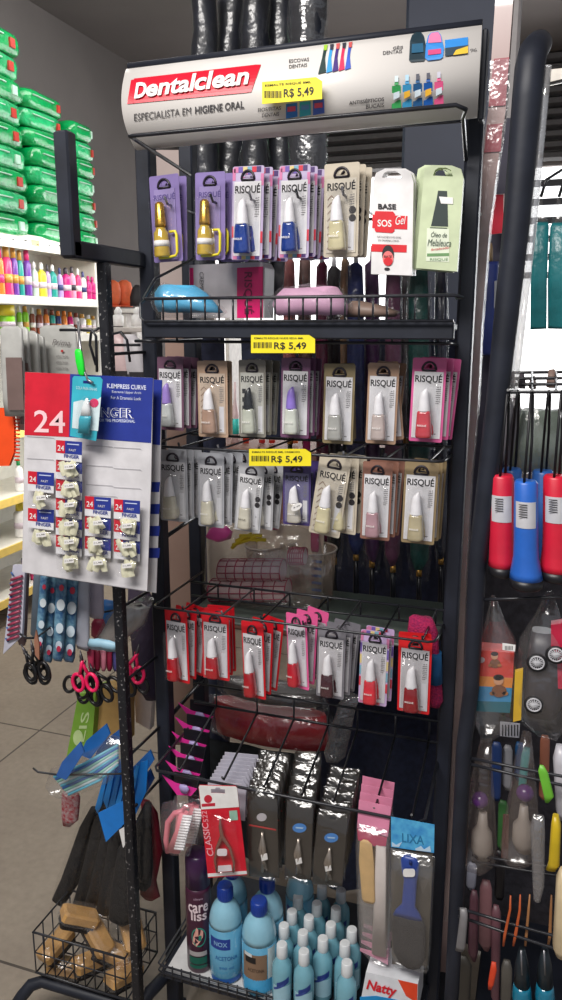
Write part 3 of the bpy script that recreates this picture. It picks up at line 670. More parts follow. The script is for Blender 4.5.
KIND = {
 'oil': lambda: make_pack(M(128, 112, 165, .4), M(142, 128, 176, .4), mat('gold_cap', c8(205, 160, 70), .25, metal=.8), glass(196, 165, 70), oil=True, ring=True),
 'blue': lambda: make_pack(M(178, 165, 196, .4), INS, CW, glass(34, 62, 138), border2=RB, ring=True),
 'beige': lambda: make_pack(M(188, 178, 160, .4), M(198, 190, 175, .4), CW, glass(205, 196, 158), 'chevdots', ring=True),
 'lilac': lambda: make_pack(M(110, 78, 98, .4), INS, M(150, 125, 200, .3), glass(190, 195, 195), ''),
 'tan': lambda: make_pack(M(178, 150, 128, .4), M(190, 172, 155, .4), CW, glass(170, 140, 122), 'chev'),
 'grey': lambda: make_pack(M(128, 124, 116, .4), M(182, 182, 174, .4), M(40, 42, 46, .25), glass(190, 195, 180), 'dots'),
 'greyv': lambda: make_pack(M(128, 124, 116, .4), M(182, 182, 174, .4), M(40, 42, 46, .25), glass(188, 192, 178), 'vert'),
 'plum': lambda: make_pack(M(112, 74, 105, .4), INS, M(140, 115, 205, .3), glass(205, 210, 200), ''),
 'olive': lambda: make_pack(M(132, 118, 88, .4), INS, CW, glass(165, 165, 160), ''),
 'brown': lambda: make_pack(M(160, 130, 108, .4), INS, CW, glass(190, 175, 170), ''),
 'pink': lambda: make_pack(M(205, 92, 145, .4), INS, CW, glass(200, 65, 75), ''),
 'silver': lambda: make_pack(M(160, 162, 168, .35), M(186, 186, 190, .4), CW, glass(205, 200, 180), ''),
 'silverdots': lambda: make_pack(M(165, 166, 170, .35), M(200, 200, 202, .4), CW, glass(200, 195, 178), 'dots'),
 'purple': lambda: make_pack(M(70, 58, 110, .4), M(108, 105, 140, .4), CW, glass(190, 185, 175), ''),
 'copper': lambda: make_pack(M(138, 98, 84, .4), INS, CW, glass(176, 138, 146), ''),
 'khaki': lambda: make_pack(M(140, 122, 92, .4), INS, CW, glass(180, 168, 135), ''),
 'red': lambda: make_pack(M(200, 30, 42, .4), M(196, 194, 198, .4), CW, glass(170, 18, 35), ''),
 'rose': lambda: make_pack(M(225, 95, 150, .4), M(196, 192, 200, .4), CW, glass(190, 30, 50), ''),
 'wine': lambda: make_pack(M(120, 118, 125, .4), M(200, 198, 202, .4), CW, glass(70, 35, 45), ''),
 'rain': lambda: make_pack(M(190, 165, 205, .4), M(205, 203, 208, .4), CW, glass(215, 45, 60), border2=RB[:5]),
 'darkred': lambda: make_pack(M(206, 35, 40, .4), M(196, 194, 198, .4), CW, glass(140, 15, 30), ''),
}
PROTO = {}
def place_pack(kind, cx, ytop, ybot, wpx, Y, label, group, tilt=0, yaw=0, backs=(), base=None):
    # first time builds the kind, later copies it
    def one(lbl, P0, s, sw, ti, ya):
        if kind not in PROTO: PROTO[kind] = pack_root(KIND[kind]()); r = PROTO[kind]
        else: r = copy_tree(PROTO[kind])
        r.location = P0; r.scale = (sw, s, s); r.rotation_euler = (0, math.radians(ti), math.radians(ya))
        r['label'] = lbl; r['group'] = group; r['category'] = 'nail polish pack'
    top = PY(cx, ytop, Y); hh = top.z-PY(cx, ybot, Y).z; s = hh/.138; sw = (PY(cx+wpx/2, ytop, Y).x-PY(cx-wpx/2, ytop, Y).x)/.052
    one(label+(', frontmost' if backs else ''), top, s, sw, tilt, yaw)
    for k, (dx, dz, ti, ya) in enumerate(backs):
        one(label+', %s back' % ['second', 'third', 'fourth', 'fifth'][k], top+Vector((dx, .019*(k+1), dz)), s*.98, sw, ti, ya)
A = lambda c, k=1: [(.006*(i+1)*c, -.001*i, 2*c*(i % 2)*.8+c, -6*c) for i in range(k)]
packs = [
 # row 1
 ('oil', 163.5, 180, 262, 31, 'gold capped oil pack on the first hook of the top row', 1, -2, -5, A(1, 1)),
 ('oil', 210, 177, 260, 31, 'gold capped oil pack on the second hook of the top row', 1, 1, -4, A(1.2, 3)),
 ('blue', 248.5, 171, 260, 33, 'rainbow edged blue polish pack above the grey and pink box', 1, 2, -6, A(1.4, 3)),
 ('blue', 295, 170, 258, 32, 'rainbow edged blue polish pack above the pale pink puff', 1, 1, -5, A(1.1, 3)),
 ('beige', 342, 168, 257, 36, 'beige zigzag pack beside the white gel box, top row', 1, 0, -4, A(1, 2)),
 # row 2
 ('lilac', 170, 360, 430, 26, 'lilac capped polish pack by the post in the second row', 2, 1, 0, A(1.2, 2)),
 ('tan', 212, 364, 437, 30, 'tan zigzag pack with nude polish in the second polish row', 2, 0, 0, A(.2, 1)),
 ('greyv', 252, 363, 437, 27, 'grey-green pack with black capped bottle under the yellow price tag', 2, 0, 0, A(1.2, 2)),
 ('plum', 296, 361, 438, 29, 'plum edged pack with lilac capped white polish', 2, 1, 0, A(.8, 2)),
 ('olive', 340, 367, 444, 31, 'olive edged pack with silver-grey polish in the second polish row', 2, 1, 0, A(-1, 2)),
 ('brown', 384, 366, 444, 31, 'light brown edged pack with greyish polish, second row', 2, 1, 0, [(-.006, 0, -6, 6), (.006, 0, 5, -6)]),
 ('pink', 430, 361, 442, 34, 'pink edged pack with coral red polish, second row', 2, 1, 0, A(1.6, 2)),
 # row 3
 ('silver', 172.5, 453, 521, 28, 'silver pack with pale polish by the post, third row', 3, 0, 0, A(1.2, 2)),
 ('silver', 211, 456, 527, 26, 'silver pack with pale polish, second hook of third row', 3, 1, 0, A(2.0, 3)),
 ('silverdots', 252, 467, 532, 26, 'silver pack with two black dots under the lower price tag', 3, 5, 0, A(2.2, 2)),
 ('purple', 297, 466, 525, 28, 'purple edged pack beneath the lower yellow price tag', 3, 0, 0, A(.5, 2)),
 ('beige', 336, 459, 537, 32, 'tilted beige zigzag pack in the third polish row', 3, 8, 0, A(1.6, 2)),
 ('copper', 378, 465, 540, 30, 'copper edged pack with pale pink polish in the third polish row', 3, 1, 0, A(1.2, 2)),
 ('khaki', 422, 465, 544, 34, 'khaki edged pack with sand polish in the third row', 3, 1, 0, A(.7, 2)),
 # row 4
 ('red', 175.5, 613, 681, 24, 'red polish pack beside the front post, lowest row', 4, -1, -8, A(2.2, 2)),
 ('red', 215, 615, 679, 27, 'red polish pack on the second hook of the lowest polish row', 4, 0, 0, A(-.4, 2)),
 ('red', 252, 625, 697, 24, 'red polish pack on the third hook, hanging lower than its neighbours', 4, -2, -10, A(2.4, 2)),
 ('rose', 296, 617, 687, 24, 'pink edged red polish pack in the middle of the lowest polish row', 4, -3, -18, A(2.6, 2)),
 ('wine', 332, 630, 698, 28, 'clear grey pack with dark wine polish in the lowest polish row', 4, 1, 0, A(1.6, 2)),
 ('rain', 375.5, 634, 705, 29, 'rainbow edged pack with bright red polish in the lowest polish row', 4, 1, 0, A(.8, 1)),
 ('darkred', 416, 640, 713, 33, 'orange red edged pack with dark red polish, lowest row', 4, 0, 0, A(-.8, 1)),
]
GN = {1: 'packs on the top row of hooks', 2: 'polish packs on the second row', 3: 'polish packs on the third row', 4: 'polish packs on the lowest polish row'}
for kd, cx, y0, y1, wd, lb, row, ti, ya, bk in packs:
    place_pack(kd, cx, y0-(5 if row == 1 else 3), y1, wd, YFR+.026, lb, GN[row], ti, ya, bk)
# white round price stickers on two packs
for cx, cy, a, l in ((296.5, 507, -15, 'white oval price sticker on the purple edged pack'),):
    o = MB().use(WHITE).slab([(cx+5.5*math.cos(t_)*1.0, cy+3.6*math.sin(t_)-2.0*math.cos(t_)) for t_ in [2*math.pi*i/16 for i in range(16)]], YFR-.0015, .0008)
    o.use(GREYI).ptext('5,49', (cx-3, cy+1.8), (cx+3.2, cy-.4), 1.8, YFR-.002)
    thing('price_sticker', l, 'sticker', o)

# SOS gel boxes and green melaleuca boxes
def sos(Y, dx, label):
    f = lambda pts: [(p[0]+dx, p[1]) for p in pts]
    card = MB().use(M(228, 226, 226, .35)).prism(f([(371, 274), (412, 275.5), (413.5, 182), (411, 173), (403, 168.5), (385, 168.5), (376, 173), (373, 182)]), [f([(382+0, 177.5), (402, 178), (400, 173), (396, 171), (388, 171), (384, 173)])], .014, lambda a, b, d: PY(a, b, Y)+V(0, d, 0))
    pr = MB().use(M(214, 48, 55, .35)).slab(f([(372.4, 214.5), (407.5, 216), (407.2, 229.5), (371.9, 228)]), Y-.0006, .0004).slab(f([(375.5, 211), (393, 211.5), (395, 214), (394.5, 231), (392, 233), (376, 232), (374.6, 230), (374.7, 213)]), Y-.0009, .0003).slab(f([(371.4, 244), (406.8, 245), (406.5, 252.5), (371.2, 251.5)]), Y-.0006, .0004)
    g = lambda s, a, b, c, d_, h, **k: pr.ptext(s, (a+dx, b), (c+dx, d_), h, Y-.0014, **k)
    pr.use(INK); g('BASE', 378, 209, 396, 209.4, 5.4, bold=.03)
    pr.use(WHITE); g('SOS', 377.5, 226.5, 391.5, 227, 7, bold=.02)
    g('Gel', 395.5, 225, 406, 224, 9, shear=.3)
    pr.use(GREYI); g('FORTALECIMENTO DE UNHAS', 377, 237.6, 401, 238.4, 1.8); g('EM PRIMEIRA UNHA', 378, 241, 399, 241.6, 1.6)
    circ = lambda cx, cy, rx, ry: f([(cx+rx*math.cos(t_), cy+ry*math.sin(t_)) for t_ in [2*math.pi*i/18 for i in range(18)]])
    pr.use(INK).slab(circ(388, 254.5, 6, 9.5), Y-.001, .0003); pr.use(M(235, 120, 120, .4)).slab(circ(388, 258.5, 5.4, 7.5), Y-.0014, .0003); pr.use(M(214, 48, 55, .35)).slab(circ(388, 261.5, 4.4, 4.2), Y-.0018, .0003)
    pr.use(WHITE); g('BASE', 384, 258, 392, 258, 2.6, bold=.02); g('SOS', 385, 263, 391.5, 263, 2.4)
    pr.use(INK).slab(circ(387, 269, 2.8, 1.6), Y-.001, .0003)
    thing('gel_box', label, 'box', [('carton', card), ('carton_print', pr)], 'white and red nail gel boxes')
sos(YFR-.002, 0, 'white and red gel box reading BASE SOS gel, foremost on its hook')
sos(YFR+.022, 2.5, 'white and red gel box directly behind the foremost one')
def mel(Y, dx, dy, label):
    f = lambda pts: [(p[0]+dx, p[1]+dy) for p in pts]
    card = MB().use(M(196, 208, 172, .35)).prism(f([(416, 268), (457, 271.5), (463.5, 178), (461, 169), (452, 165.5), (432, 165), (425, 169), (423.5, 178)]), [f([(433, 175.5), (453, 176.5), (451, 170), (446, 167.6), (439, 167.6), (435, 170)])], .014, lambda a, b, d: PY(a, b, Y)+V(0, d, 0))
    pr = MB().use(M(52, 62, 60, .4)).slab(f([(431, 226), (448, 226.5), (447.5, 200), (447, 191), (438, 190.6), (436.5, 200)]), Y-.0006, .0004)
    pr.use(WHITE).slab(f([(439, 196.5), (453, 197.5), (453, 204), (441, 203.5)]), Y-.0012, .0005)
    pr.use(M(222, 230, 208, .4)).slab(f([(427, 228), (449, 229), (449, 262), (426, 261)]), Y-.0006, .0004)
    g = lambda s, a, b, c, d_, h, **k: pr.ptext(s, (a+dx, b+dy), (c+dx, d_+dy), h, Y-.0014, **k)
    pr.use(M(50, 70, 55, .4)); g('Óleo de', 431, 237, 447, 237.6, 6, shear=.3); g('Melaleuca', 427.5, 246, 451, 246.6, 7, shear=.3); pr.slab(f([(430, 227.2), (447, 227.8), (447, 228.7), (430, 228.1)]), Y-.001, .0003)
    pr.use(RED); g('fortalecedor', 431, 251, 450, 248.5, 2.6, shear=.3); pr.use(M(110, 150, 100, .4)); g('RISQUÉ', 430, 261, 448, 261, 3.5); pr.slab(f([(427, 253.5), (449, 253), (449, 256), (427, 256.5)]), Y-.001, .0003)
    thing('oil_box', label, 'box', [('carton', card), ('carton_print', pr)], 'pale green melaleuca oil boxes')
mel(YFR-.004, 0, 0, 'pale green melaleuca oil box, foremost on the last hook')
mel(YFR+.020, -4, 1, 'pale green melaleuca oil box behind the foremost, peeking out to its left')
mel(YFR+.044, -7, 0, 'pale green melaleuca oil box, deepest of the three')

# ============================================================ ON THE UPPER TRAY
def crinkle_bag(name, label, cat, rows, Y, inner, innerd=.8, wob=.006, filmm=None):
    s = MB().use(inner).loft([(y, lerp((a+b)/2, a, .9), lerp((a+b)/2, b, .9), d*innerd) for y, a, b, d in rows[1:-1]], Y, wob=wob*.6, ws=40)
    o = MB().use(filmm or BAG).loft(rows, Y, 28, wob=wob, ws=45)
    return thing(name, label, cat, [('filling', s), ('plastic_wrap', o)])
crinkle_bag('puffy_bag', 'bright blue puffy item in clear wrap at the left of the upper tray', 'wrapped puff', [(284, 160, 175, .01), (286, 157, 196, .05), (293, 152, 208, .08), (303, 152, 218, .09), (312, 155, 226, .07), (317, 160, 222, .04)], 1.28, M(80, 175, 220, .5))
crinkle_bag('puffy_bag', 'pale pink puffy item in clear wrap in the middle of the upper tray', 'wrapped puff', [(285, 292, 325, .01), (288, 280, 340, .05), (296, 272, 348, .09), (306, 268, 352, .09), (315, 272, 350, .07), (318, 280, 345, .03)], 1.28, M(212, 165, 195, .5))
bx = MB().use(M(196, 190, 192, .4)).slab([(189, 265), (262, 262), (265, 268), (264, 318), (190, 318)], 1.36, .05)
lp = MB().use(M(214, 30, 105, .35)).slab([(237, 268), (263, 266.5), (262.5, 318), (237, 318)], 1.358, .0012).slab([(189.5, 268), (193, 268), (193.5, 290), (190, 290)], 1.358, .0012)
lp.use(M(110, 20, 60, .4)).ptext('RISQUÉ', (243, 272), (243, 314), 11, 1.3565, .01, up=(1, 0)); lp.use(GREYI).ptext('CREME', (199.5, 272), (199.5, 291), 4, 1.3575, up=(1, 0))
thing('display_box', 'grey and pink display box reading RISQUÉ standing on the upper tray', 'box', [('carton', bx), ('carton_print', lp)])
m = MB().use(M(120, 100, 90, .5)).loft([(301, 352, 362, .02), (306, 346, 385, .05), (312, 340, 400, .06), (317, 345, 395, .05)], 1.32)
thing('brown_case', 'flat brown rounded case lying on the upper tray beside the pink puff', 'case', m)

# ============================================================ ROLLS AND UMBRELLAS BEHIND THE RACK
ROLL = mat('black_wrapped_roll', c8(26, 29, 38), 0.5, var=.4, scale=20, bump=.4, bscale=22, spec=.25)
for i, (x, wd, ybt) in enumerate(((204, 23, 300), (230, 25, 318), (256, 25, 322), (281, 24, 300), (308, 34, 262))):
    Y = 1.76+.065*(i % 2)
    rows = [(y, x-wd/2+(1.5*math.sin(y*.05+i)), x+wd/2+1.5*math.sin(y*.045+i*2), .052) for y in range(-10, ybt, 14)]
    rows = [(rows[0][0], x-2, x+2, .01)]+rows+[(rows[-1][0]+4, x-3, x+3, .01)]
    b = MB().use(ROLL).loft(rows, Y, 22, wob=.006, ws=22)
    s = MB().use(SLEEVE if i < 4 else BAG).loft([(a, l-1.6, r+1.6, d+.012) for a, l, r, d in rows[1:-1]], Y, 22, wob=.007, ws=26)
    h = MB().use(WIRE).tube([PY(x, -12, Y), (PY(x, -12, Y).x, Y, 3.3)], .002)
    thing('wrapped_roll', 'long black roll hanging behind the header, %s' % ['nearest the grey wall', 'second from the grey wall', 'third from the grey wall', 'fourth, next to the sparkling one', 'widest one with sparkling plastic'][i], 'roll', [('roll_body', b), ('plastic_wrap', s), ('hanging_cord', h)], 'long black rolls hanging behind the header sign')
def umbrella(x, top, fer, bot, wd, col, ds, Y):
    cn = MB().use(mat('umbrella_%d_%d_%d' % col, c8(*col), .6, var=.35, scale=30, bump=.6, bscale=40))
    R = []
    rows = [(top, x-2, x+2, .004), (top+5, x-wd*.42, x+wd*.42, .02), (top+40, x-wd*.48, x+wd*.48, .03), (fer-70, x-wd*.5, x+wd*.5, .034), (fer-14, x-wd*.45, x+wd*.45, .03), (fer-2, x-wd*.18, x+wd*.18, .012)]
    cn.loft(rows, Y, 16, wob=.004, ws=50)
    fr = MB().use(mat('brass', c8(185, 140, 70), .3, metal=.8)).loft([(fer-3, x-2.8, x+2.8, .010), (fer+4, x-3, x+3, .011)], Y, 12)
    hn = MB().use(M(20, 22, 30, .3)).loft([(fer+3, x-2.2, x+2.2, .008), (fer+20, x-2.6, x+2.6, .010), (bot-10, x-4, x+4, .014), (bot, x-2, x+2, .006)], Y, 12)
    tp = MB().use(M(205, 205, 210, .25)).loft([(top-14, x-1.6, x+1.6, .006), (top+3, x-2.4, x+2.4, .008)], Y, 10)
    sl = MB().use(SLEEVE).loft([(top-4, x-wd*.5, x+wd*.5, .03), (top+60, x-wd*.62, x+wd*.62, .045), (fer-20, x-wd*.64, x+wd*.64, .045), (fer+10, x-wd*.45, x+wd*.45, .02)], Y, 16, wob=.004, ws=40)
    thing('folded_umbrella', ds, 'umbrella', [('canopy', cn), ('ferrule', fr), ('handle', hn), ('tip', tp), ('plastic_sleeve', sl)], 'folded umbrellas hanging behind the packs')
for x, top, fer, bot, wd, col, ds, dY in ((322, 262, 560, 600, 12, (120, 30, 70), 'maroon folded umbrella behind the tilted beige pack', 0), (334, 266, 560, 607, 15, (45, 42, 48), 'charcoal folded umbrella with long bare handle beside the roller bag', .06), (356, 262, 556, 640, 17, (38, 52, 110), 'navy blue folded umbrella hanging in the middle', 0), (372, 260, 563, 650, 15, (95, 55, 105), 'purple folded umbrella behind the copper edged pack', .05), (393, 262, 568, 650, 16, (110, 60, 90), 'dusky pink folded umbrella between the last two columns of packs', 0), (419, 262, 572, 650, 21, (22, 82, 76), 'dark green folded umbrella behind the khaki edged pack', .03), (441, 262, 560, 640, 12, (35, 40, 60), 'dark folded umbrella beside the end post', .06), (290, 258, 440, 480, 11, (190, 110, 110), 'salmon folded umbrella above the pale pink puff', .02), (305, 256, 440, 480, 13, (120, 90, 85), 'brown folded umbrella above the pale pink puff', .06), (406, 262, 440, 470, 10, (120, 115, 120), 'grey folded umbrella behind the white gel box', .06), (345, 258, 430, 470, 9, (165, 130, 100), 'tan folded umbrella beside the white gel box', .02)):
    umbrella(x, top, fer, bot, wd, col, ds, 1.66+dY)
# bright pink strip and other hidden strips
for x0, x1, y0, y1, c, ds in ((303, 310, 430, 510, (196, 40, 120), 'narrow magenta strip hanging behind the purple edged pack'), (311, 319, 470, 552, (190, 35, 110), 'magenta strip hanging lower than the other, beside the charcoal umbrella'), (271, 279, 500, 530, (190, 40, 105), 'short magenta strip above the clear roller bag')):
    m = MB().use(M(*c, .4)).loft([(y0, x0, x1, .004), (y0+3, x0, x1, .012), (y1-3, x0, x1, .012), (y1, x0+1, x1-1, .004)], 1.60, e=.5)
    thing('hanging_strip', ds, 'strip', m)
# dark navy cloth at the back of the rack (right half) and brown board (left)
def drape(name, label, cat, x0, x1, y0, y1, Y, m, amp=.012, fr=9.0, t=.006):
    A0, A1 = PY(x0, y0, Y), PY(x1, y1, Y); A1.z = max(.006, A1.z); nx, nz = 40, 24; vs = []; fs = []
    for s in (0, 1):
        for j in range(nz+1):
            for i in range(nx+1):
                u = i/nx; v = j/nz
                X = lerp(A0.x, A1.x, u); Z = lerp(A0.z, A1.z, v)
                vs.append((X, Y+amp*math.sin(u*fr*math.pi+v*1.2)*(.4+.6*v)+amp*.6*noise.noise(Vector((X*9, 0, Z*5)))+s*t, Z))
    n = (nx+1)*(nz+1)
    for j in range(nz):
        for i in range(nx):
            a = j*(nx+1)+i; fs.append((a, a+1, a+nx+2, a+nx+1)); fs.append((n+a, n+a+nx+1, n+a+nx+2, n+a+1))
    return thing(name, label, cat, MB().use(m).add(vs, fs, True))
drape('hanging_cloth', 'dark navy cloth hanging at the back of the rack, right half', 'cloth', 318, 470, 445, 1060, 1.86, mat('navy_cloth', c8(44, 49, 70), .8, var=.2, scale=60, bump=.3), .012, 7)
drape('hanging_cloth', 'dark cloth behind the bottom bottles of the rack, left half', 'cloth', 185, 330, 735, 1060, 1.89, mat('dark_teal_cloth', c8(34, 40, 46), .8, var=.2, scale=60, bump=.3), .012, 6)
drape('hanging_cloth', 'added dark cloth masking the window behind the middle rows of packs', 'cloth', 241, 472, 327, 448, 1.90, MATS['navy_cloth'], .012, 7)  # added occluder: keeps the bright window out of the gaps between packs
drape('hanging_cloth', 'added narrow dark strip masking the bright gap behind the tan packs', 'cloth', 196, 230, 325, 745, 1.915, MATS['navy_cloth'], .008, 3)  # narrow occluder added to darken the gap left of the price tag
b = MB().use(mat('brown_board', c8(150, 124, 112), .7, var=.08, scale=8)).slab([(165, 335), (200, 335), (196, 745), (172, 745)], 1.70, .008)
thing('cardboard_sheet', 'tall brown cardboard sheet between the two left posts', 'board', b)
b = MB().use(mat('pale_board', c8(165, 150, 145), .6, var=.08, scale=8)).slab([(150, 150), (180, 150), (190, 338), (160, 338)], 1.712, .008)
thing('cardboard_sheet', 'pale board above the brown sheet, behind the top left pack', 'board', b)

# ---- things glimpsed in the lit gaps between the packs (standing on a far counter)
fc0 = PY(215, 445, 3.6); fc1 = PY(330, 445, 3.6)
thing('far_counter', 'brown counter seen through the gap below the tan pack', 'counter', MB().use(M(120, 85, 75, .6)).bbox(((fc0.x+fc1.x)/2, 3.8, fc0.z/2), (fc1.x-fc0.x+.5, .5, fc0.z), .01))
for x, y0, y1, wd, c, c2, ds in ((235, 382, 443, 7, (225, 200, 200), (60, 200, 190), 'tall pale candle-like bottle with teal band on the far counter'), (246, 400, 443, 6, (220, 70, 50), (230, 180, 90), 'small orange bottle on the far counter'), (262, 418, 443, 6, (200, 60, 60), (240, 220, 210), 'first small red bottle on the far counter'), (272, 420, 443, 6, (205, 60, 50), (240, 220, 210), 'second small red bottle on the far counter'), (295, 422, 443, 6, (215, 110, 60), (240, 220, 210), 'small amber bottle on the far counter')):
    m = MB().use(M(*c, .4)).loft([(y1, x-wd/2, x+wd/2, .03), (lerp(y0, y1, .5), x-wd/2, x+wd/2, .03), (lerp(y0, y1, .3), x-wd/5, x+wd/5, .012), (y0, x-wd/6, x+wd/6, .01)], 3.72, 12)
    k = MB().use(M(*c2, .4)).loft([(lerp(y0, y1, .85), x-wd/2-.4, x+wd/2+.4, .034), (lerp(y0, y1, .6), x-wd/2-.4, x+wd/2+.4, .034)], 3.72, 12)
    thing('counter_bottle', ds, 'bottle', [('bottle_body', m), ('band', k)])

# ============================================================ BEHIND THE LOWEST POLISH ROW: bag of rollers, cups, wrapped boxes
YM = 1.50
zsm = PY(260, 604, YM).z
rl = []
for cy, x0, x1, r in ((570, 221, 283, .024), (590, 212, 288, .025), (548+8, 290, 305, .018)):
    c0, c1 = PY(x0, cy, YM), PY(x1, cy, YM)
    body = MB().use(mat('roller_mesh', c8(232, 205, 208), .5)).tube([c0, c1], r*.96, 20)
    g = MB().use(M(170, 50, 85, .5))
    n = 7
    for i in range(n+1):
        p = c0.lerp(c1, i/n); g.tube([p+Vector((0, math.cos(a)*r, math.sin(a)*r)) for a in [2*math.pi*k/20 for k in range(20)]], .0014, 5, closed=True)
    for k in range(10):
        a = 2*math.pi*k/10; o_ = Vector((0, math.cos(a)*r, math.sin(a)*r)); g.tube([c0+o_, c1+o_], .0014, 5)
    thing('hair_roller', 'pink gridded hair roller, %s' % ('upper one in the clear bag' if cy == 570 else 'lower one in the clear bag' if cy == 590 else 'short one at the right of the clear bag'), 'hair roller', [('roller_core', body), ('roller_grid', g)], 'pink gridded hair rollers')
sh = MB().use(film('clear_sack', gloss=.12, haze=.10, bump=.4, bscale=22, hazecol=c8(190, 180, 170))).loft([(522, 212, 300, .02), (530, 206, 318, .07), (560, 204, 322, .11), (590, 204, 322, .11), (604, 208, 318, .07), (606, 212, 312, .02)], YM, 30, wob=.008, ws=20)
thing('clear_sack', 'clear plastic sack holding pink hair rollers behind the lower rows', 'plastic sack', sh)
m = MB().use(M(225, 200, 50, .4))
for k, (a, b_, c_, d_) in enumerate(((232, 548, 252, 534), (236, 541, 262, 536), (240, 536, 258, 541), (233, 545, 266, 540))):
    m.tube([PY(a, b_, YM-.045), PY((a+c_)/2, (b_+d_)/2-3, YM-.05), PY(c_, d_, YM-.045)], .004, 7)
thing('yellow_ties', 'bundle of bent yellow ties lying on top of the clear sack', 'hair tie', m)
m = MB().use(M(222, 80, 160, .4)).loft([(527, 218, 228, .01), (531, 210, 233, .03), (537, 208, 231, .03), (541, 212, 222, .01)], YM-.02, 16, wob=.006, ws=60)
thing('pink_bow', 'crumpled pink bow at the top corner of the clear sack', 'bow', m)
for cx, cy, rx, h, ds, z in ((264, 545, 18, 22, 'shallow clear plastic cup above the rollers', 0), (312, 548, 24, 50, 'large clear measuring cup with blue scale marks', 1)):
    c = PY(cx, cy, YM+.09); r = (PY(cx+rx, cy, YM+.09)-c).length; hh = c.z-PY(cx, cy+h, YM+.09).z
    cup = MB().use(film('cup_plastic', gloss=.15, haze=.3, bscale=6, hazecol=c8(200, 180, 160))).lathe((c.x, c.y, c.z-hh), [(r*.85, 0), (r, hh), (r*.97, hh), (r*.82, .003)], 26)
    rim = MB().use(M(200, 190, 180, .3)).tube([(c.x+r*math.cos(a), c.y+r*math.sin(a), c.z) for a in [2*math.pi*k/26 for k in range(26)]], .002, 6, closed=True)
    ps = [('cup_wall', cup), ('rim', rim)]
    if z:
        mk = MB().use(M(45, 90, 165, .4))
        for k in range(6): mk.bbox((c.x+r*.45, c.y-r*.86, c.z-.015-k*.016), (.022, .002, .006), .001)
        ps.append(('scale_marks', mk))
    thing('plastic_cup', ds, 'cup', ps)
# back shelf that carries them
bs = MB().use(M(90, 100, 95, .4)).bbox(((XL+XR)/2, 1.53, PY(260, 607, YM).z-.004), (XR-XL-.06, .26, .006), .002)
bk = MB().use(mat('cream_fill_sheet', c8(236, 222, 200), .6, var=.05)).slab([(206, 520), (324, 520), (322, 606), (208, 606)], 1.62, .003)  # pale sheet added to brighten the view through the sack
thing('cream_fill_sheet', 'cream sheet added to brighten behind the clear sack of rollers', 'sheet', bk)
thing('glass_ledge', 'thin greenish ledge under the clear sack and cups', 'ledge', bs)
crinkle_bag('wrapped_carton', 'red carton in clear film low behind the red polish packs', 'carton', [(703, 209, 318, .01), (706, 208, 330, .09), (722, 208, 332, .10), (738, 210, 334, .10), (742, 214, 330, .01)], 1.60, mat('red_carton', c8(185, 16, 38), .4), wob=.004)
crinkle_bag('wrapped_carton', 'dark grey carton in clear film lying on the red carton', 'carton', [(682, 222, 318, .01), (685, 218, 324, .08), (697, 218, 326, .09), (703, 222, 326, .01)], 1.58, mat('grey_carton', c8(72, 64, 64), .5), wob=.004)
m = MB().use(GREYBAG).loft([(694, 345, 362, .01), (705, 338, 356, .03), (730, 332, 350, .03), (755, 325, 345, .03), (762, 326, 338, .01)], 1.50, 18, wob=.006, ws=50)
thing('plastic_pouch', 'narrow crumpled clear pouch hanging below the dark wine pack', 'pouch', m)
# magenta knitted gloves behind last pack
g = MB().use(mat('magenta_knit', c8(180, 35, 85), .85, col2=c8(140, 25, 80), scale=220, bump=.5, bscale=300)).loft([(616, 412, 422, .01), (618, 409, 432, .03), (630, 408, 438, .035), (650, 410, 440, .03), (700, 428, 442, .03), (707, 430, 440, .01)], 1.335, 20, wob=.004, ws=50)
cf = MB().use(M(30, 90, 140, .8)).loft([(652, 426, 441.5, .034), (682, 428, 442.5, .034)], 1.335, 20)
thing('knit_glove', 'magenta knitted glove with blue band behind the last red pack', 'glove', [('glove_body', g), ('blue_band', cf)])

# ============================================================ ROW 5: HANGING PACKS OVER THE BOTTOM BOTTLES
# black and magenta clip cards, one behind another
for i in range(6):
    Y = Y5+.012+i*.036; x0 = 171+i*3.2; y0 = 776-i*14.5
    c = MB().use(M(222, 50, 150, .4)).prism([(x0-9, y0-1), (x0+4, y0+7), (x0+26, y0+13), (x0+20, y0+20), (x0+6, y0+19)], [], .0015, lambda a, b, d: PY(a, b, Y)+V(0, d, 0))
    k = MB().use(M(28, 28, 34, .35)).prism([(x0+3, y0-4), (x0+28, y0+1), (x0+25, y0+14), (x0+3, y0+7)], [], .003, lambda a, b, d: PY(a, b, Y+.002)+V(0, d, 0))
    st = MB().use(M(165, 150, 200, .4)).loft([(y0+9, x0+9, x0+16, .004), (y0+12, x0+8, x0+18, .006), (y0+17, x0+10, x0+16, .004)], Y-.006, 14)
    thing('clip_card', 'black and magenta hair accessory card, %s on the left prong' % ['foremost', 'second', 'third', 'fourth', 'fifth', 'deepest'][i], 'hair card', [('magenta_card', c), ('black_tab', k), ('round_sticker', st)], 'black and magenta cards on the left prong')
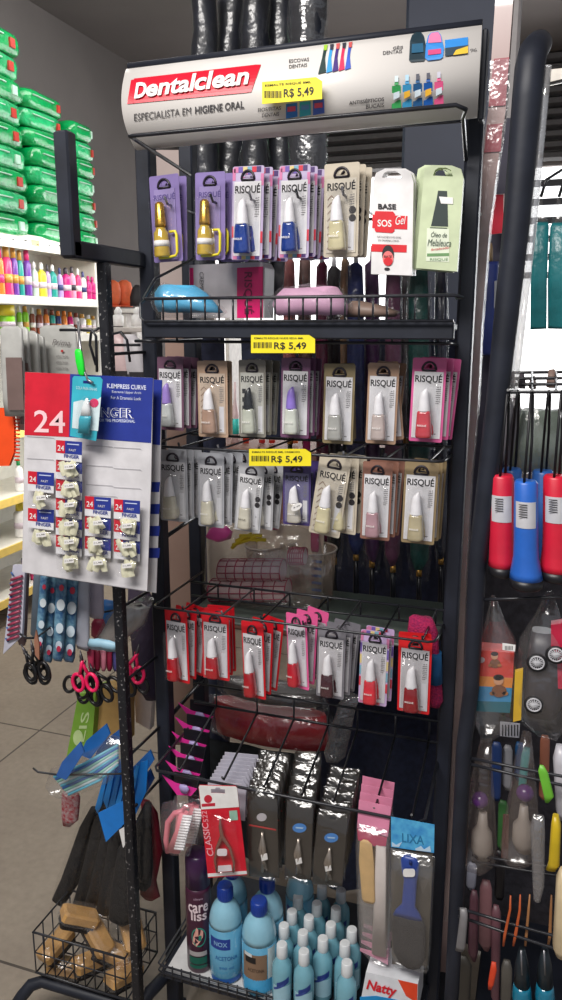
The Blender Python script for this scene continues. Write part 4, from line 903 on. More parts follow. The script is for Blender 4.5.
# pink nail brush in a bag
for dx, Y, ds in ((0, Y5-.012, 'pink nail brush with white bristles in a clear bag, front one'), (11, Y5+.04, 'pink nail brush in a clear bag, half behind the front one')):
    h = MB().use(M(232, 130, 145, .35)).tube([PY(168+dx, 852-dx*.6, Y), PY(166+dx, 840-dx*.6, Y), PY(168+dx, 822-dx*.6, Y), PY(175+dx, 813-dx*.6, Y), PY(184+dx, 811-dx*.6, Y)], .0055, 10)
    bd = MB().use(M(238, 140, 152, .35)).loft([(812-dx*.6, 180+dx, 188+dx, .012), (830-dx*.6, 176+dx, 186+dx, .016), (851-dx*.6, 167+dx, 180+dx, .014)], Y, 14, e=.6)
    bri = MB().use(M(236, 234, 236, .6))
    for k in range(13):
        yy = 816+k*2.7-dx*.6; xx = 186-k*.72+dx
        bri.tube([PY(xx-3, yy, Y-.010), PY(xx+6.5, yy+.8, Y-.010)], .0026, 5)
    bg = MB().use(BAG).loft([(801-dx*.6, 172+dx, 186+dx, .005), (806-dx*.6, 163+dx, 194+dx, .02), (830-dx*.6, 160+dx, 195+dx, .034), (852-dx*.6, 163+dx, 190+dx, .02), (855-dx*.6, 168+dx, 184+dx, .005)], Y, 22, wob=.003, ws=60)
    thing('nail_brush', ds, 'brush', [('handle', h), ('brush_back', bd), ('bristles', bri), ('plastic_bag', bg)], 'pink nail brushes in clear bags')
# stack of white cards receding on the prong
for k in range(9):
    Y = Y5+.03+k*.015; y0 = 785-k*3.6; x0 = 205+k*2.1
    cdm = MB().use(M(188, 186, 200, .4)).prism([(x0, y0+30), (x0+40-k*.5, y0+36), (x0+41-k*.5, y0+6), (x0+36, y0-1), (x0+3, y0-4)], [[(x0+16, y0+4), (x0+24, y0+5.4), (x0+23, y0+1.6), (x0+17, y0+.8)]], .0018, lambda a, b, d: PY(a, b, Y)+V(0, d, 0))
    thing('white_card_pack', 'pale lilac-white card, %s in the stack behind the red CLASSIC card' % ['foremost', 'second', 'third', 'fourth', 'fifth', 'sixth', 'seventh', 'eighth', 'deepest'][k], 'card', cdm, 'stack of white cards on one prong')
# CLASSIC cuticle nipper card
Y = Y5-.022
card = MB().use(M(206, 28, 50, .35)).prism([(208, 878), (247, 875), (237, 788), (235.5, 786), (199.5, 785), (198.5, 787)], [[(211, 793), (225, 793.5), (225, 789.5), (220.5, 789), (219.5, 787.5), (216, 787.4), (215, 789), (211, 789)]], .0012, lambda a, b, d: PY(a, b, Y)+V(0, d, 0))
wt = MB().use(WHITE).prism([(201.2, 809.5), (239, 807), (237, 788), (235.5, 786.5), (199.5, 785.5), (198.8, 787)], [[(211, 793), (225, 793.5), (225, 789.5), (220.5, 789), (219.5, 787.5), (216, 787.4), (215, 789), (211, 789)]], .0006, lambda a, b, d: PY(a, b, Y-.0008)+V(0, d, 0))
wt.slab([(208, 877), (247, 874), (246.5, 871), (207.6, 873.8)], Y-.0008, .0006)
wt.use(M(190, 40, 60, .4)).slab([(208+4*math.cos(t_), 799+4*math.sin(t_)) for t_ in [2*math.pi*i/14 for i in range(14)]], Y-.0016, .0004).slab([(201.5, 804), (215, 803), (215, 806), (201.8, 806.8)], Y-.0016, .0004)
wt.use(M(150, 190, 170, .4)).slab([(229, 811), (237, 810.4), (238, 820), (230, 820.6)], Y-.001, .0005)
lt = MB().use(M(236, 170, 180, .4)).ptext('CLASSIC', (214, 856), (208, 823), 6.5, Y-.0014, .01, up=(-1, 0)).ptext('522', (208.5, 822), (206.5, 811), 5, Y-.0014, 0, up=(-1, 0))
NIP = mat('nipper_steel', c8(170, 120, 110), .25, metal=.7)
nip = MB().use(NIP)
nip.tube([PY(219.5, 817, Y-.008), PY(220.5, 826, Y-.008), PY(222, 836, Y-.008), PY(230, 848, Y-.008), PY(234, 862, Y-.008), PY(233.5, 872, Y-.008)], [.001, .003, .0042, .003, .0027, .0022], 8)
nip.tube([PY(221, 817, Y-.006), PY(220, 826, Y-.006), PY(222, 836, Y-.006), PY(217, 848, Y-.006), PY(215, 860, Y-.006), PY(217, 872, Y-.006)], [.001, .003, .0042, .003, .0027, .0022], 8)
stk = MB().use(M(225, 215, 220, .4)).slab(rrect(217, 849, 227, 856, 2), Y-.0125, .0008).slab([(218, 866), (231, 865), (232, 871), (218, 872)], Y-.0128, .0008)
bl = MB().use(FILM).loft([(814, 212, 232, .006), (820, 210, 236, .022), (870, 214, 242, .022), (876, 216, 240, .006)], Y-.004, 14, e=.4)
thing('nipper_card', 'red CLASSIC card holding a steel cuticle nipper', 'nipper card', [('backing_card', card), ('white_header', wt), ('lettering', lt), ('cuticle_nipper', nip), ('price_sticker', stk), ('blister', bl)])
# grey tool packs (scissors / tweezers / clippers) in clear bags on three prongs
TOOLF = film('tool_film', gloss=.09, haze=.0, bscale=22, bump=.45, rough=.18)
TD = M(58, 54, 50, .4); OV = M(70, 130, 200, .35)
def tool_pack(x, y0, y1, w_, Y, sk, ds, oval=True, back=False, grp='grey tool packs in clear bags'):
    c = MB().use(TD).prism([(x-w_/2+sk, y1), (x+w_/2+sk, y1+2), (x+w_/2, y0+2), (x-w_/2, y0)], [[(x-3, y0+7), (x+3, y0+7.5), (x+3, y0+5), (x-3, y0+4.5)]], .0012, lambda a, b, d: PY(a, b, Y)+V(0, d, 0))
    pr = MB()
    ym = lerp(y0, y1, .36)
    if oval:
        pr.use(OV).slab([(x+sk*.3+7*math.cos(t_), ym+4.6*math.sin(t_)) for t_ in [2*math.pi*i/18 for i in range(18)]], Y-.0016, .0006)
        pr.use(M(170, 200, 225, .4)).slab([(x+sk*.3-4, ym-1), (x+sk*.3+4, ym-.4), (x+sk*.3+3.4, ym+.8), (x+sk*.3-3.4, ym+.3)], Y-.0022, .0004)
    else:
        pr.use(M(190, 185, 190, .4)).slab([(x+sk*.3-1+5*math.cos(t_), ym-3+4*math.sin(t_)) for t_ in [2*math.pi*i/18 for i in range(18)]], Y-.0016, .0006)
        pr.use(M(180, 60, 60, .4)).slab([(x-w_/2+2, ym+4), (x+w_/2-1, ym+9), (x+w_/2-1, ym+10.4), (x-w_/2+2, ym+5.4)], Y-.0016, .0006)
    tl = MB().use(mat('tool_steel', c8(165, 155, 145), .25, metal=.7))
    xa_, xb_ = x+sk*.45-1, x+sk*.9-1
    tl.tube([PY(xa_, lerp(y0, y1, .5), Y-.005), PY((xa_+xb_)/2+1.5, lerp(y0, y1, .7), Y-.006), PY(xb_, lerp(y0, y1, .95), Y-.005)], [.0022, .0055, .0034], 8)
    tl.tube([PY(xa_+1, lerp(y0, y1, .5), Y-.005), PY((xa_+xb_)/2-2, lerp(y0, y1, .7), Y-.006), PY(xb_+4, lerp(y0, y1, .93), Y-.005)], [.002, .005, .003], 8)
    st = MB().use(WHITE).slab([(xb_-2, lerp(y0, y1, .76)), (xb_+4, lerp(y0, y1, .74)), (xb_+5, lerp(y0, y1, .81)), (xb_-1, lerp(y0, y1, .83))], Y-.0105, .0008)
    bg = MB().use(TOOLF).loft([(y0-1, x-w_/2-1, x+w_/2+1, .004), (lerp(y0, y1, .3), x-w_/2-1+sk*.3, x+w_/2+1+sk*.3, .016), (lerp(y0, y1, .8), x-w_/2-1+sk*.8, x+w_/2+1+sk*.8, .020), (y1+3, x-w_/2+sk, x+w_/2+sk, .006)], Y-.003, 18, wob=.002, ws=70, e=.6)
    thing('tool_pack', ds, 'tool pack', [('backing_card', c), ('card_print', pr), ('steel_tool', tl), ('price_sticker', st), ('plastic_bag', bg)], grp)
nth = ['foremost', 'second', 'third', 'fourth', 'deepest']
for k in (4, 3, 2, 1, 0):
    tool_pack(262+k*3, 789-k*9, 876-k*10, 30, Y5+.004+k*.028, 2, '%s grey tool pack without blue oval, next to the red CLASSIC card' % nth[k], oval=False)
    tool_pack(300+k*2, 800-k*12, 878-k*12, 26, Y5+.004+k*.028, -2, '%s grey tool pack with blue oval, middle prong' % nth[k])
    tool_pack(333+k*3, 812-k*11, 884-k*11, 30, Y5+.004+k*.028, -6, '%s grey tool pack with blue oval, beside the pink topped packs' % nth[k])
# pink topped packs with wooden spatula
for k in (3, 2, 1, 0):
    Y = Y5+.002+k*.03; dx = 1.2*k; dy = -8*k
    hd = MB().use(M(226, 140, 172, .4)).slab([(357+dx, 828+dy), (388+dx, 837+dy), (391+dx, 804+dy+3), (359+dx, 797+dy+3)], Y, .0014)
    hd.use(M(190, 60, 95, .4)).slab([(357+dx, 829+dy), (387+dx, 838+dy), (386+dx, 846+dy), (370+dx, 846+dy), (358+dx, 840+dy)], Y-.0012, .001)
    wd_ = MB().use(mat('birch_wood', c8(214, 176, 118), .6, var=.1)).loft([(840+dy, 363+dx, 368+dx, .002), (843+dy, 360+dx, 372+dx, .003), (862+dy, 359+dx, 374+dx, .003), (900+dy, 362+dx, 375+dx, .003), (903+dy, 364+dx, 373+dx, .002)], Y-.004, 14, e=.7)
    wd2 = MB().use(M(205, 195, 190, .5)).loft([(846+dy, 376+dx, 386+dx, .004), (955+dy, 372+dx, 386+dx, .006)], Y-.001, 12, e=.6)
    bg = MB().use(BAG).loft([(826+dy, 357+dx, 389+dx, .004), (850+dy, 356+dx, 390+dx, .014), (930+dy, 358+dx, 389+dx, .018), (952+dy, 360+dx, 388+dx, .012), (966+dy, 372+dx, 388+dx, .004)], Y-.001, 18, wob=.002, ws=60, e=.6)
    bt = MB().use(M(228, 150, 180, .4)).slab([(360+dx, 948+dy), (388+dx, 956+dy), (388+dx, 965+dy), (360+dx, 951+dy)], Y+.003, .001)
    thing('spatula_pack', 'pink topped bag with wooden spatula, %s on its prong' % ['foremost', 'second', 'third', 'deepest'][k], 'spatula pack', [('pink_header', hd), ('wooden_spatula', wd_), ('white_file', wd2), ('plastic_bag', bg), ('pink_hem', bt)], 'pink topped spatula bags')
# blue foot file pack
Y = Y5-.006
hd = MB().use(mat('sky_card', c8(60, 140, 205), .35, col2=c8(90, 180, 225), scale=60)).slab([(391, 847), (434, 853), (434.5, 825), (391, 817)], Y, .0014)
hd.use(M(190, 215, 235, .4)).slab([(392, 842), (396, 845), (402, 842), (399, 847), (392, 846.5)], Y-.0008, .0004).slab([(415, 849), (421, 846), (424, 849.5), (430, 846), (431, 852), (416, 850.5)], Y-.0008, .0004)
hd.use(M(44, 118, 165, .4)).ptext('LIXA', (402, 842), (424, 845), 9, Y-.0008, .01)
hn = MB().use(M(48, 72, 148, .35)).loft([(856, 404, 416, .008), (860, 401, 419, .012), (868, 401, 419, .012), (880, 404, 417, .012), (905, 402, 415, .012), (912, 396, 420, .012), (918, 393, 423, .008)], Y-.008, 18, e=.8)
hn.use(M(30, 45, 100, .4)).loft([(861, 409, 412, .004), (864, 409, 412, .004)], Y-.016, 10)
pad = MB().use(mat('grit_pad', c8(52, 50, 52), .9, var=.3, scale=400, bump=.5, bscale=500)).loft([(916, 394, 423, .010), (925, 392, 425, .012), (955, 394, 425, .012), (965, 400, 420, .010), (968, 406, 415, .006)], Y-.007, 18, e=.7)
st = MB().use(WHITE).slab(rrect(403, 869, 415, 877, 2.5), Y-.018, .0008)
bkc = MB().use(M(84, 78, 70, .6)).slab([(391, 848), (433, 853), (428, 966), (392, 964)], Y+.004, .001)
bg = MB().use(BAG).loft([(853, 390, 435, .004), (880, 389, 433, .022), (940, 388, 430, .026), (966, 390, 428, .016), (970, 394, 424, .004)], Y-.006, 20, wob=.003, ws=60, e=.6)
thing('foot_file_pack', 'blue paddle foot file in a bag with sky blue header', 'foot file', [('header_card', hd), ('backing_card', bkc), ('handle', hn), ('file_pad', pad), ('price_sticker', st), ('plastic_bag', bg)])

# ============================================================ BOTTOM TRAY: bottles, spray can, box
def on_tray(px, ytop, hgt):
    # base point on the tray for an item whose top centre shows at (px, ytop)
    return PZ(px, ytop, zt0+hgt)
LBU = mat('acetone_pale', c8(135, 185, 205), .2, var=.05, coat=.6)
LBL = mat('acetone_blue', c8(88, 150, 182), .2, var=.06, coat=.6); CAPB = M(30, 62, 150, .3)
def big_bottle(px, ytop, h, r, ds, brown=False):
    b = on_tray(px, ytop, h); b.z = zt0+.001
    m = MB().use(LBL).lathe(b, [(r*.94, 0), (r, .006), (r, h*(.60 if not brown else .58))], 28)
    m.use(LBU).lathe(b, [(r, h*(.60 if not brown else .58)), (r*.985, h*.64), (r*.93, h*.70), (r*.80, h*.765), (r*.62, h*.81), (r*.42, h*.845), (r*.38, h*.86)], 28)
    c = MB().use(CAPB).lathe(b, [(r*.44, h*.855), (r*.46, h*.86), (r*.46, h*.985), (r*.42, h)], 24)
    rg = MB().use(CAPB)
    for k in range(24):
        a = 2*math.pi*k/24; rg.box(b+V(r*.465*math.cos(a), r*.465*math.sin(a), h*.925), (.0012, .0012, h*.10), rotz(a))
    def cyl(z0, z1, a0, a1, rr, mm, mat_):
        mm.use(mat_); vs = []; n = 12
        for k in range(n+1):
            a = math.radians(lerp(a0, a1, k/n)); vs += [b+V(rr*math.cos(a), rr*math.sin(a), z0), b+V(rr*math.cos(a), rr*math.sin(a), z1)]
        mm.add(vs, [(2*k, 2*k+2, 2*k+3, 2*k+1) for k in range(n)], True)
    def ctext(s, z0, hh, a0, a1, rr, mm, mat_):
        mm.use(mat_); mm.text(s, lambda u, v: b+V(rr*math.cos(math.radians(lerp(a0, a1, u))), rr*math.sin(math.radians(lerp(a0, a1, u))), z0+hh*v), .01)
    l = MB(); f_ = math.degrees(math.atan2(-b.y, -b.x))
    if not brown:
        cyl(h*.40, h*.52, f_-62, f_+14, r*1.012, l, M(36, 62, 145, .35)); ctext('NOX', h*.435, h*.05, f_-44, f_+4, r*1.02, l, M(140, 185, 220, .4))
        ctext('ACETONA', h*.28, h*.045, f_-40, f_+40, r*1.015, l, M(40, 100, 160, .4)); ctext('500 ml', h*.18, h*.025, f_-25, f_+25, r*1.015, l, M(50, 110, 170, .4)); cyl(h*.02, h*.07, f_-60, f_+60, r*1.012, l, M(40, 90, 165, .4))
    else:
        cyl(h*.20, h*.50, f_-62, f_+25, r*1.012, l, M(130, 105, 85, .4)); cyl(h*.40, h*.47, f_-50, f_-12, r*1.02, l, M(30, 28, 30, .4)); cyl(h*.47, h*.51, f_-55, f_-25, r*1.02, l, M(210, 215, 215, .4)); ctext('ACETONA', h*.30, h*.04, f_-40, f_+15, r*1.02, l, M(60, 45, 40, .4))
        cyl(h*.06, h*.21, f_-62, f_+50, r*1.014, l, M(75, 165, 215, .35)); cyl(h*.21, h*.56, f_+28, f_+62, r*1.012, l, M(215, 225, 225, .35))
    thing('acetone_bottle', ds, 'bottle', [('bottle_body', m), ('cap', c, [('cap_ridges', rg)]), ('bottle_label', l)], 'large blue acetone bottles on the bottom tray')
big_bottle(225, 885, .205, .0335, 'large light blue acetone bottle with blue label at the front of the tray')
big_bottle(259, 900, .195, .0345, 'large blue acetone bottle with brown and white label', True)
big_bottle(267, 877, .21, .033, 'large blue bottle behind the brown labelled one, blue cap showing')
big_bottle(232, 864, .20, .031, 'large blue bottle half hidden by the red CLASSIC card')
big_bottle(300, 862, .19, .030, 'large blue bottle at the very back of the tray')
SB = mat('small_blue', c8(118, 172, 188), .2, var=.06, coat=.6)
def small_bottle(px, ytop, ds):
    h, r = .132, .0198
    b = on_tray(px, ytop, h); b.z = zt0+.001
    m = MB().use(SB).lathe(b, [(r*.93, 0), (r, .004), (r, h*.58), (r*.9, h*.68), (r*.55, h*.77), (r*.48, h*.80)], 22)
    c = MB().use(M(214, 218, 220, .35)).lathe(b, [(r*.52, h*.79), (r*.55, h*.80), (r*.52, h*.985), (r*.46, h)], 20)
    f_ = math.degrees(math.atan2(-b.y, -b.x)); l = MB()
    for z0, z1, a0, a1, m_ in ((h*.10, h*.40, -55, 55, M(160, 200, 215, .4)), (h*.40, h*.50, -30, 40, M(40, 60, 130, .4)), (h*.36, h*.40, -50, 10, M(60, 80, 150, .4))):
        l.use(m_); n = 10; vs = []
        for k in range(n+1):
            a = math.radians(f_+lerp(a0, a1, k/n)); sl = (k/n-.5)*h*.10 if z0 > h*.3 else 0
            rr = r*(1.012 if z0 < h*.3 else 1.025)
            vs += [b+V(rr*math.cos(a), rr*math.sin(a), z0+sl), b+V(rr*math.cos(a), rr*math.sin(a), z1+sl)]
        l.add(vs, [(2*k, 2*k+2, 2*k+3, 2*k+1) for k in range(n)], True)
    thing('remover_bottle', ds, 'bottle', [('bottle_body', m), ('cap', c), ('bottle_label', l)], 'small blue remover bottles with white caps')
rw = [('front row', [(282, 944), (304, 951), (347, 962)]), ('second row', [(284, 925), (303, 932), (323, 938), (345, 943)]), ('third row', [(292, 911), (309, 917), (331, 924), (352, 929)]), ('fourth row', [(298, 896), (317, 903), (336, 908)]), ('back row', [(306, 882), (322, 886), (341, 890)])]
om = ['leftmost', 'second', 'third', 'fourth']
for rn, l in rw:
    for k, (x, y) in enumerate(l): small_bottle(x, y, 'small blue bottle with white cap, %s in the %s' % (om[k] if k < len(l)-1 else 'rightmost', rn))
# care liss spray can
b = on_tray(197, 852, .265); b.z = zt0+.001; h = .265; r = .0255
can = MB().use(mat('plum_can', c8(66, 30, 52), .3, var=.08)).lathe(b, [(r*.92, 0), (r, .004), (r, h*.70), (r*.96, h*.73)], 26)
cp = MB().use(mat('plum_cap', c8(64, 34, 74), .3)).lathe(b, [(r*.97, h*.73), (r*.95, h*.97), (r*.85, h)], 26)
l = MB(); f_ = math.degrees(math.atan2(-b.y, -b.x))-6
def cte(s, z0, hh, a0, a1, m_, bold=.02, rr=1.02): l.use(m_).text(s, lambda u, v: b+V(r*rr*math.cos(math.radians(f_+lerp(a0, a1, u))), r*rr*math.sin(math.radians(f_+lerp(a0, a1, u))), z0+hh*v), bold)
cte('care', h*.545, h*.07, -44, 52, M(225, 205, 210, .4)); cte('liss', h*.475, h*.085, -30, 44, M(225, 205, 210, .4)); cte('colorama', h*.655, h*.02, -16, 26, M(190, 160, 180, .4), 0)
for (z0, z1, a0, a1, m_) in ((h*.16, h*.20, -46, 40, M(170, 165, 165, .4)), (h*.09, h*.15, -46, 40, M(30, 95, 80, .4)), (h*.05, h*.08, -46, 40, M(30, 95, 80, .4))):
    l.use(m_); vs = []
    for k in range(11):
        a = math.radians(f_+lerp(a0, a1, k/10)); vs += [b+V(r*1.015*math.cos(a), r*1.015*math.sin(a), z0), b+V(r*1.015*math.cos(a), r*1.015*math.sin(a), z1)]
    l.add(vs, [(2*k, 2*k+2, 2*k+3, 2*k+1) for k in range(10)], True)
def wrap(poly, m_, rr):
    l.use(m_); tr = tessellate_polygon([[Vector((p[0], p[1], 0)) for p in poly]])
    l.add([b+V(r*rr*math.cos(math.radians(f_+p[0])), r*rr*math.sin(math.radians(f_+p[0])), h*p[1]) for p in poly], [tuple(x) for x in tr])
ringp = [(math.cos(t_)*34+4, .33+.085*math.sin(t_)) for t_ in [2*math.pi*i/24 for i in range(24)]]
for i in range(24):
    p, q_ = ringp[i], ringp[(i+1) % 24]; pin = ((p[0]-4)*.86+4, (p[1]-.33)*.86+.33); qin = ((q_[0]-4)*.86+4, (q_[1]-.33)*.86+.33)
    wrap([p, q_, qin, pin], M(50, 140, 120, .4), 1.018)
wrap([(-26, .27), (-8, .25), (8, .29), (22, .33), (24, .38), (14, .40), (10, .36), (2, .345), (2, .40), (-6, .42), (-12, .38), (-22, .33)], M(226, 165, 150, .4), 1.03)
wrap([(2, .30), (14, .30), (16, .345), (4, .35)], M(40, 130, 110, .4), 1.04)
thing('spray_can', 'dark plum spray can reading care liss at the left of the tray', 'spray can', [('can_body', can), ('cap', cp), ('can_print', l)])
# box lying at the right end of the tray
Yn = 1.205
bx = MB().use(M(222, 225, 230, .35)).slab([(359, 1010), (417, 1016), (418, 984), (366, 972)], Yn, .07)
pr = MB().use(M(30, 140, 205, .35)).slab([(359.5, 1008), (416, 1015), (416, 1004), (392, 999), (376, 996), (360, 997)], Yn-.0008, .0006)
pr.use(M(226, 72, 40, .35)).slab([(398, 980), (417.5, 984.5), (417, 1003), (406, 996)], Yn-.001, .0006)
pr.use(M(214, 35, 50, .35)).ptext('Natty', (366, 992), (397, 1000), 13, Yn-.0018, .03, .3)
thing('small_carton', 'white, blue and orange carton reading Natty at the tray corner', 'box', [('carton', bx), ('carton_print', pr)])

# ============================================================ LEFT SIDE: FALSE-NAIL DISPLAY CARD
YC = 1.14
def nail_board(Y, dx, dy, ds, full=True):
    T = lambda a, b: (a+dx, b+dy)
    bd = MB().use(M(205, 203, 206, .5)).slab([T(25, 372), T(153, 378), T(151, 480), T(147, 591), T(22, 572), T(24, 470)], Y, .0018)
    pr = MB().use(M(200, 38, 55, .4)).slab([T(25, 372), T(70, 374), T(69, 437), T(24.5, 435)], Y-.0006, .0004)
    pr.use(M(44, 58, 140, .4)).slab([T(70, 374), T(153, 378), T(151, 443), T(69, 437)], Y-.0006, .0004)
    if full:
        pr.use(M(240, 200, 205, .4)).ptext('24', (34, 432), (65, 433), 22, Y-.0012, .01)
        pr.use(M(210, 215, 235, .4)).ptext('K.EMPRESS CURVE', (107, 388), (146, 390), 4.6, Y-.0012, .02).ptext('Extreme Upper Arch', (112, 393.5), (141, 394.8), 3.2, Y-.0012).ptext('For A Dramatic Look', (111, 399), (141, 400.4), 3.2, Y-.0012)
        pr.use(M(236, 238, 245, .4)).ptext('FINGER', (92, 417), (134, 418.5), 10, Y-.0010, .045); pr.use(M(44, 58, 140, .4)).ptext('FINGER', (92.6, 416.6), (133.6, 418), 9.2, Y-.0016, .0)
        pr.use(M(200, 208, 235, .4)).ptext('FOR THE PROFESSIONAL', (98, 421.5), (135, 422.8), 3, Y-.0012, .02)
        pr.use(M(170, 168, 172, .5))
        for x0, y0 in ((86, 445), (114, 447), (86, 465), (114, 468), (86, 484), (114, 487), (27, 436), (27, 458), (28, 520), (90, 495)):
            pr.slab([(x0, y0), (x0+26, y0+1.5), (x0+28, y0+3.5), (x0+27, y0+2.8), (x0+25, y0+2.2), (x0, y0+.8)], Y-.0008, .0006)
    else:
        pr.use(M(44, 58, 140, .4))
        for k in range(4): pr.slab([T(140, 480+k*22), T(151, 480+k*22), T(150, 490+k*22), T(140, 490+k*22)], Y-.0006, .0004)
    return thing('nail_tip_display', ds, 'display card', [('board', bd), ('board_print', pr)])
nail_board(YC, 0, 0, 'red, blue and white hanging display card reading 24 FINGER')
nail_board(YC+.03, 9, 2, 'second display card directly behind the red and blue one', False)
nm = MB
CREAM = mat('nail_tip', c8(222, 220, 192), .35, var=.08, scale=200)
def tip_pack(x, y, ds, lay):
    Y = YC-.006-lay*.0035
    cdm = MB().use(M(222, 222, 226, .4)).slab([(x, y), (x+26, y+2), (x+25.5, y+22.5), (x-.3, y+19.5)], Y, .0008)
    pr = MB().use(M(200, 38, 55, .4)).slab([(x, y), (x+9, y+.7), (x+9, y+13.5), (x-.1, y+12.5)], Y-.0006, .0004)
    pr.use(M(44, 58, 140, .4)).slab([(x+9, y+.7), (x+26, y+2), (x+25.8, y+15), (x+9, y+13.5)], Y-.0006, .0004)
    pr.use(WHITE).ptext('24', (x+1.5, y+10.5), (x+8, y+11), 5.4, Y-.0012, .01).ptext('FAST', (x+13, y+11), (x+20, y+11.6), 2.2, Y-.0012)
    pr.use(M(44, 58, 140, .4)).ptext('FINGER', (x+8, y+17.5), (x+23, y+19), 3.6, Y-.0012, .02)
    pr.use(M(200, 210, 235, .4)).slab([(x+11, y+3.5), (x+23, y+4.4), (x+23, y+5.3), (x+11, y+4.4)], Y-.0012, .0003)
    tips = MB().use(CREAM); rnd = random.Random(int(x*13+y*7))
    for k in range(6):
        cx = x+6+rnd.uniform(0, 13); cy = y+26+rnd.uniform(0, 6); a = rnd.uniform(-.6, .6)
        c = PY(cx, cy, Y-.004-.0012*k); R = Matrix.Rotation(a, 3, 'Y')@Matrix.Rotation(rnd.uniform(-.4, .4), 3, 'Z')
        vs = []; 
        for i in range(4):
            zz = (-.0125, -.004, .005, .012)[i]; ww = (.0062, .0068, .0068, .005)[i]
            for j in range(5):
                t_ = math.pi*j/4; vs.append(c+R@V(-ww*math.cos(t_), -.0028*math.sin(t_)-(.001 if i == 1 else 0), zz))
        tips.add(vs, [(i*5+j, i*5+j+1, i*5+j+6, i*5+j+5) for i in range(3) for j in range(4)], True)
    st = MB().use(WHITE).slab([(x+7+1, y+25), (x+17, y+24), (x+18, y+28.5), (x+8, y+29.5)], Y-.019, .0006)
    st.use(GREYI).ptext('11,99', (x+9, y+28.2), (x+16.5, y+27.5), 2, Y-.0196)
    bg = MB().use(FILM).loft([(y+20, x+1, x+24, .003), (y+25, x+1, x+25, .018), (y+34, x+2, x+24, .018), (y+39, x+4, x+23, .004)], Y-.0075, 16, wob=.0015, ws=90, e=.6)
    thing('nail_tip_pack', ds, 'nail tip pack', [('header_card', cdm, [('header_print', pr)]), ('nail_tips', tips), ('price_sticker', st), ('plastic_bag', bg)], 'small false-nail packs on the display card')
cols = [(28, [471, 508], 'outer column'), (56, [440, 459, 478, 497, 515, 534], 'long second column'), (85, [496, 516, 536], 'third column'), (114, [499, 519, 539], 'column nearest the rack')]
for x, ys, cn in cols:
    for k, y in enumerate(ys):
        nmn = 'topmost' if k == 0 else 'lowest' if k == len(ys)-1 else ['', 'second', 'third', 'fourth', 'fifth'][k]
        tip_pack(x, y, 'small false nail pack, %s in the %s of the card' % (nmn, cn), len(ys)-k)
# teal glue pack clipped on the card
Y = YC-.03
c = MB().use(M(60, 170, 190, .35)).prism([(70, 436), (96, 441), (102.5, 380), (100, 377), (74, 376), (72.5, 378)], [[(83, 383.5), (92, 384), (92, 381), (83, 380.5)]], .0012, lambda a, b, d: PY(a, b, Y)+V(0, d, 0))
p = MB().use(M(205, 222, 226, .4)).slab([(72, 428), (98, 431), (101, 397), (92, 403), (82, 400), (73.5, 402)], Y-.0006, .0004)
p.use(M(205, 60, 100, .4)).slab([(94+4.5*math.cos(t_), 403+4.5*math.sin(t_)) for t_ in [2*math.pi*i/14 for i in range(14)]], Y-.0012, .0004); p.use(M(190, 225, 230, .4)).ptext('COLA PARA UNHAS', (76, 389), (97, 391), 3, Y-.0008)
bt = MB().use(M(70, 170, 190, .3)).loft([(433, 78, 89, .008), (419, 79, 91, .01), (416, 80, 91, .01)], Y-.008, 14)
bt.use(M(225, 230, 232, .3)).loft([(416, 80.5, 91, .009), (408, 82, 90, .008), (400, 85, 88.5, .005), (398, 86, 88, .002)], Y-.008, 14)
bl = MB().use(FILM).loft([(436, 76, 92, .006), (420, 76, 94, .020), (402, 79, 95, .018), (396, 83, 92, .004)], Y-.005, 16)
thing('glue_pack', 'teal and white nail glue pack hooked in front of the display card', 'glue pack', [('backing_card', c), ('card_print', p), ('glue_bottle', bt), ('blister', bl)])
cl = MB().use(M(40, 225, 60, .4)).loft([(349, 76, 80, .003), (352, 75, 82, .006), (362, 76, 84, .006), (374, 79, 85, .006), (376, 81, 84, .003)], YC-.02, 12, e=.6)
hk = MB().use(STEEL).tube([PY(78, 322, 1.16), PY(80, 345, 1.13), PY(83, 368, YC-.01), PY(88, 380, YC-.034), PY(93, 383, YC-.036)], .0022)
thing('hook_clip', 'bright green clip on the metal hook holding the display card', 'clip', [('green_clip', cl), ('metal_hook', hk)])

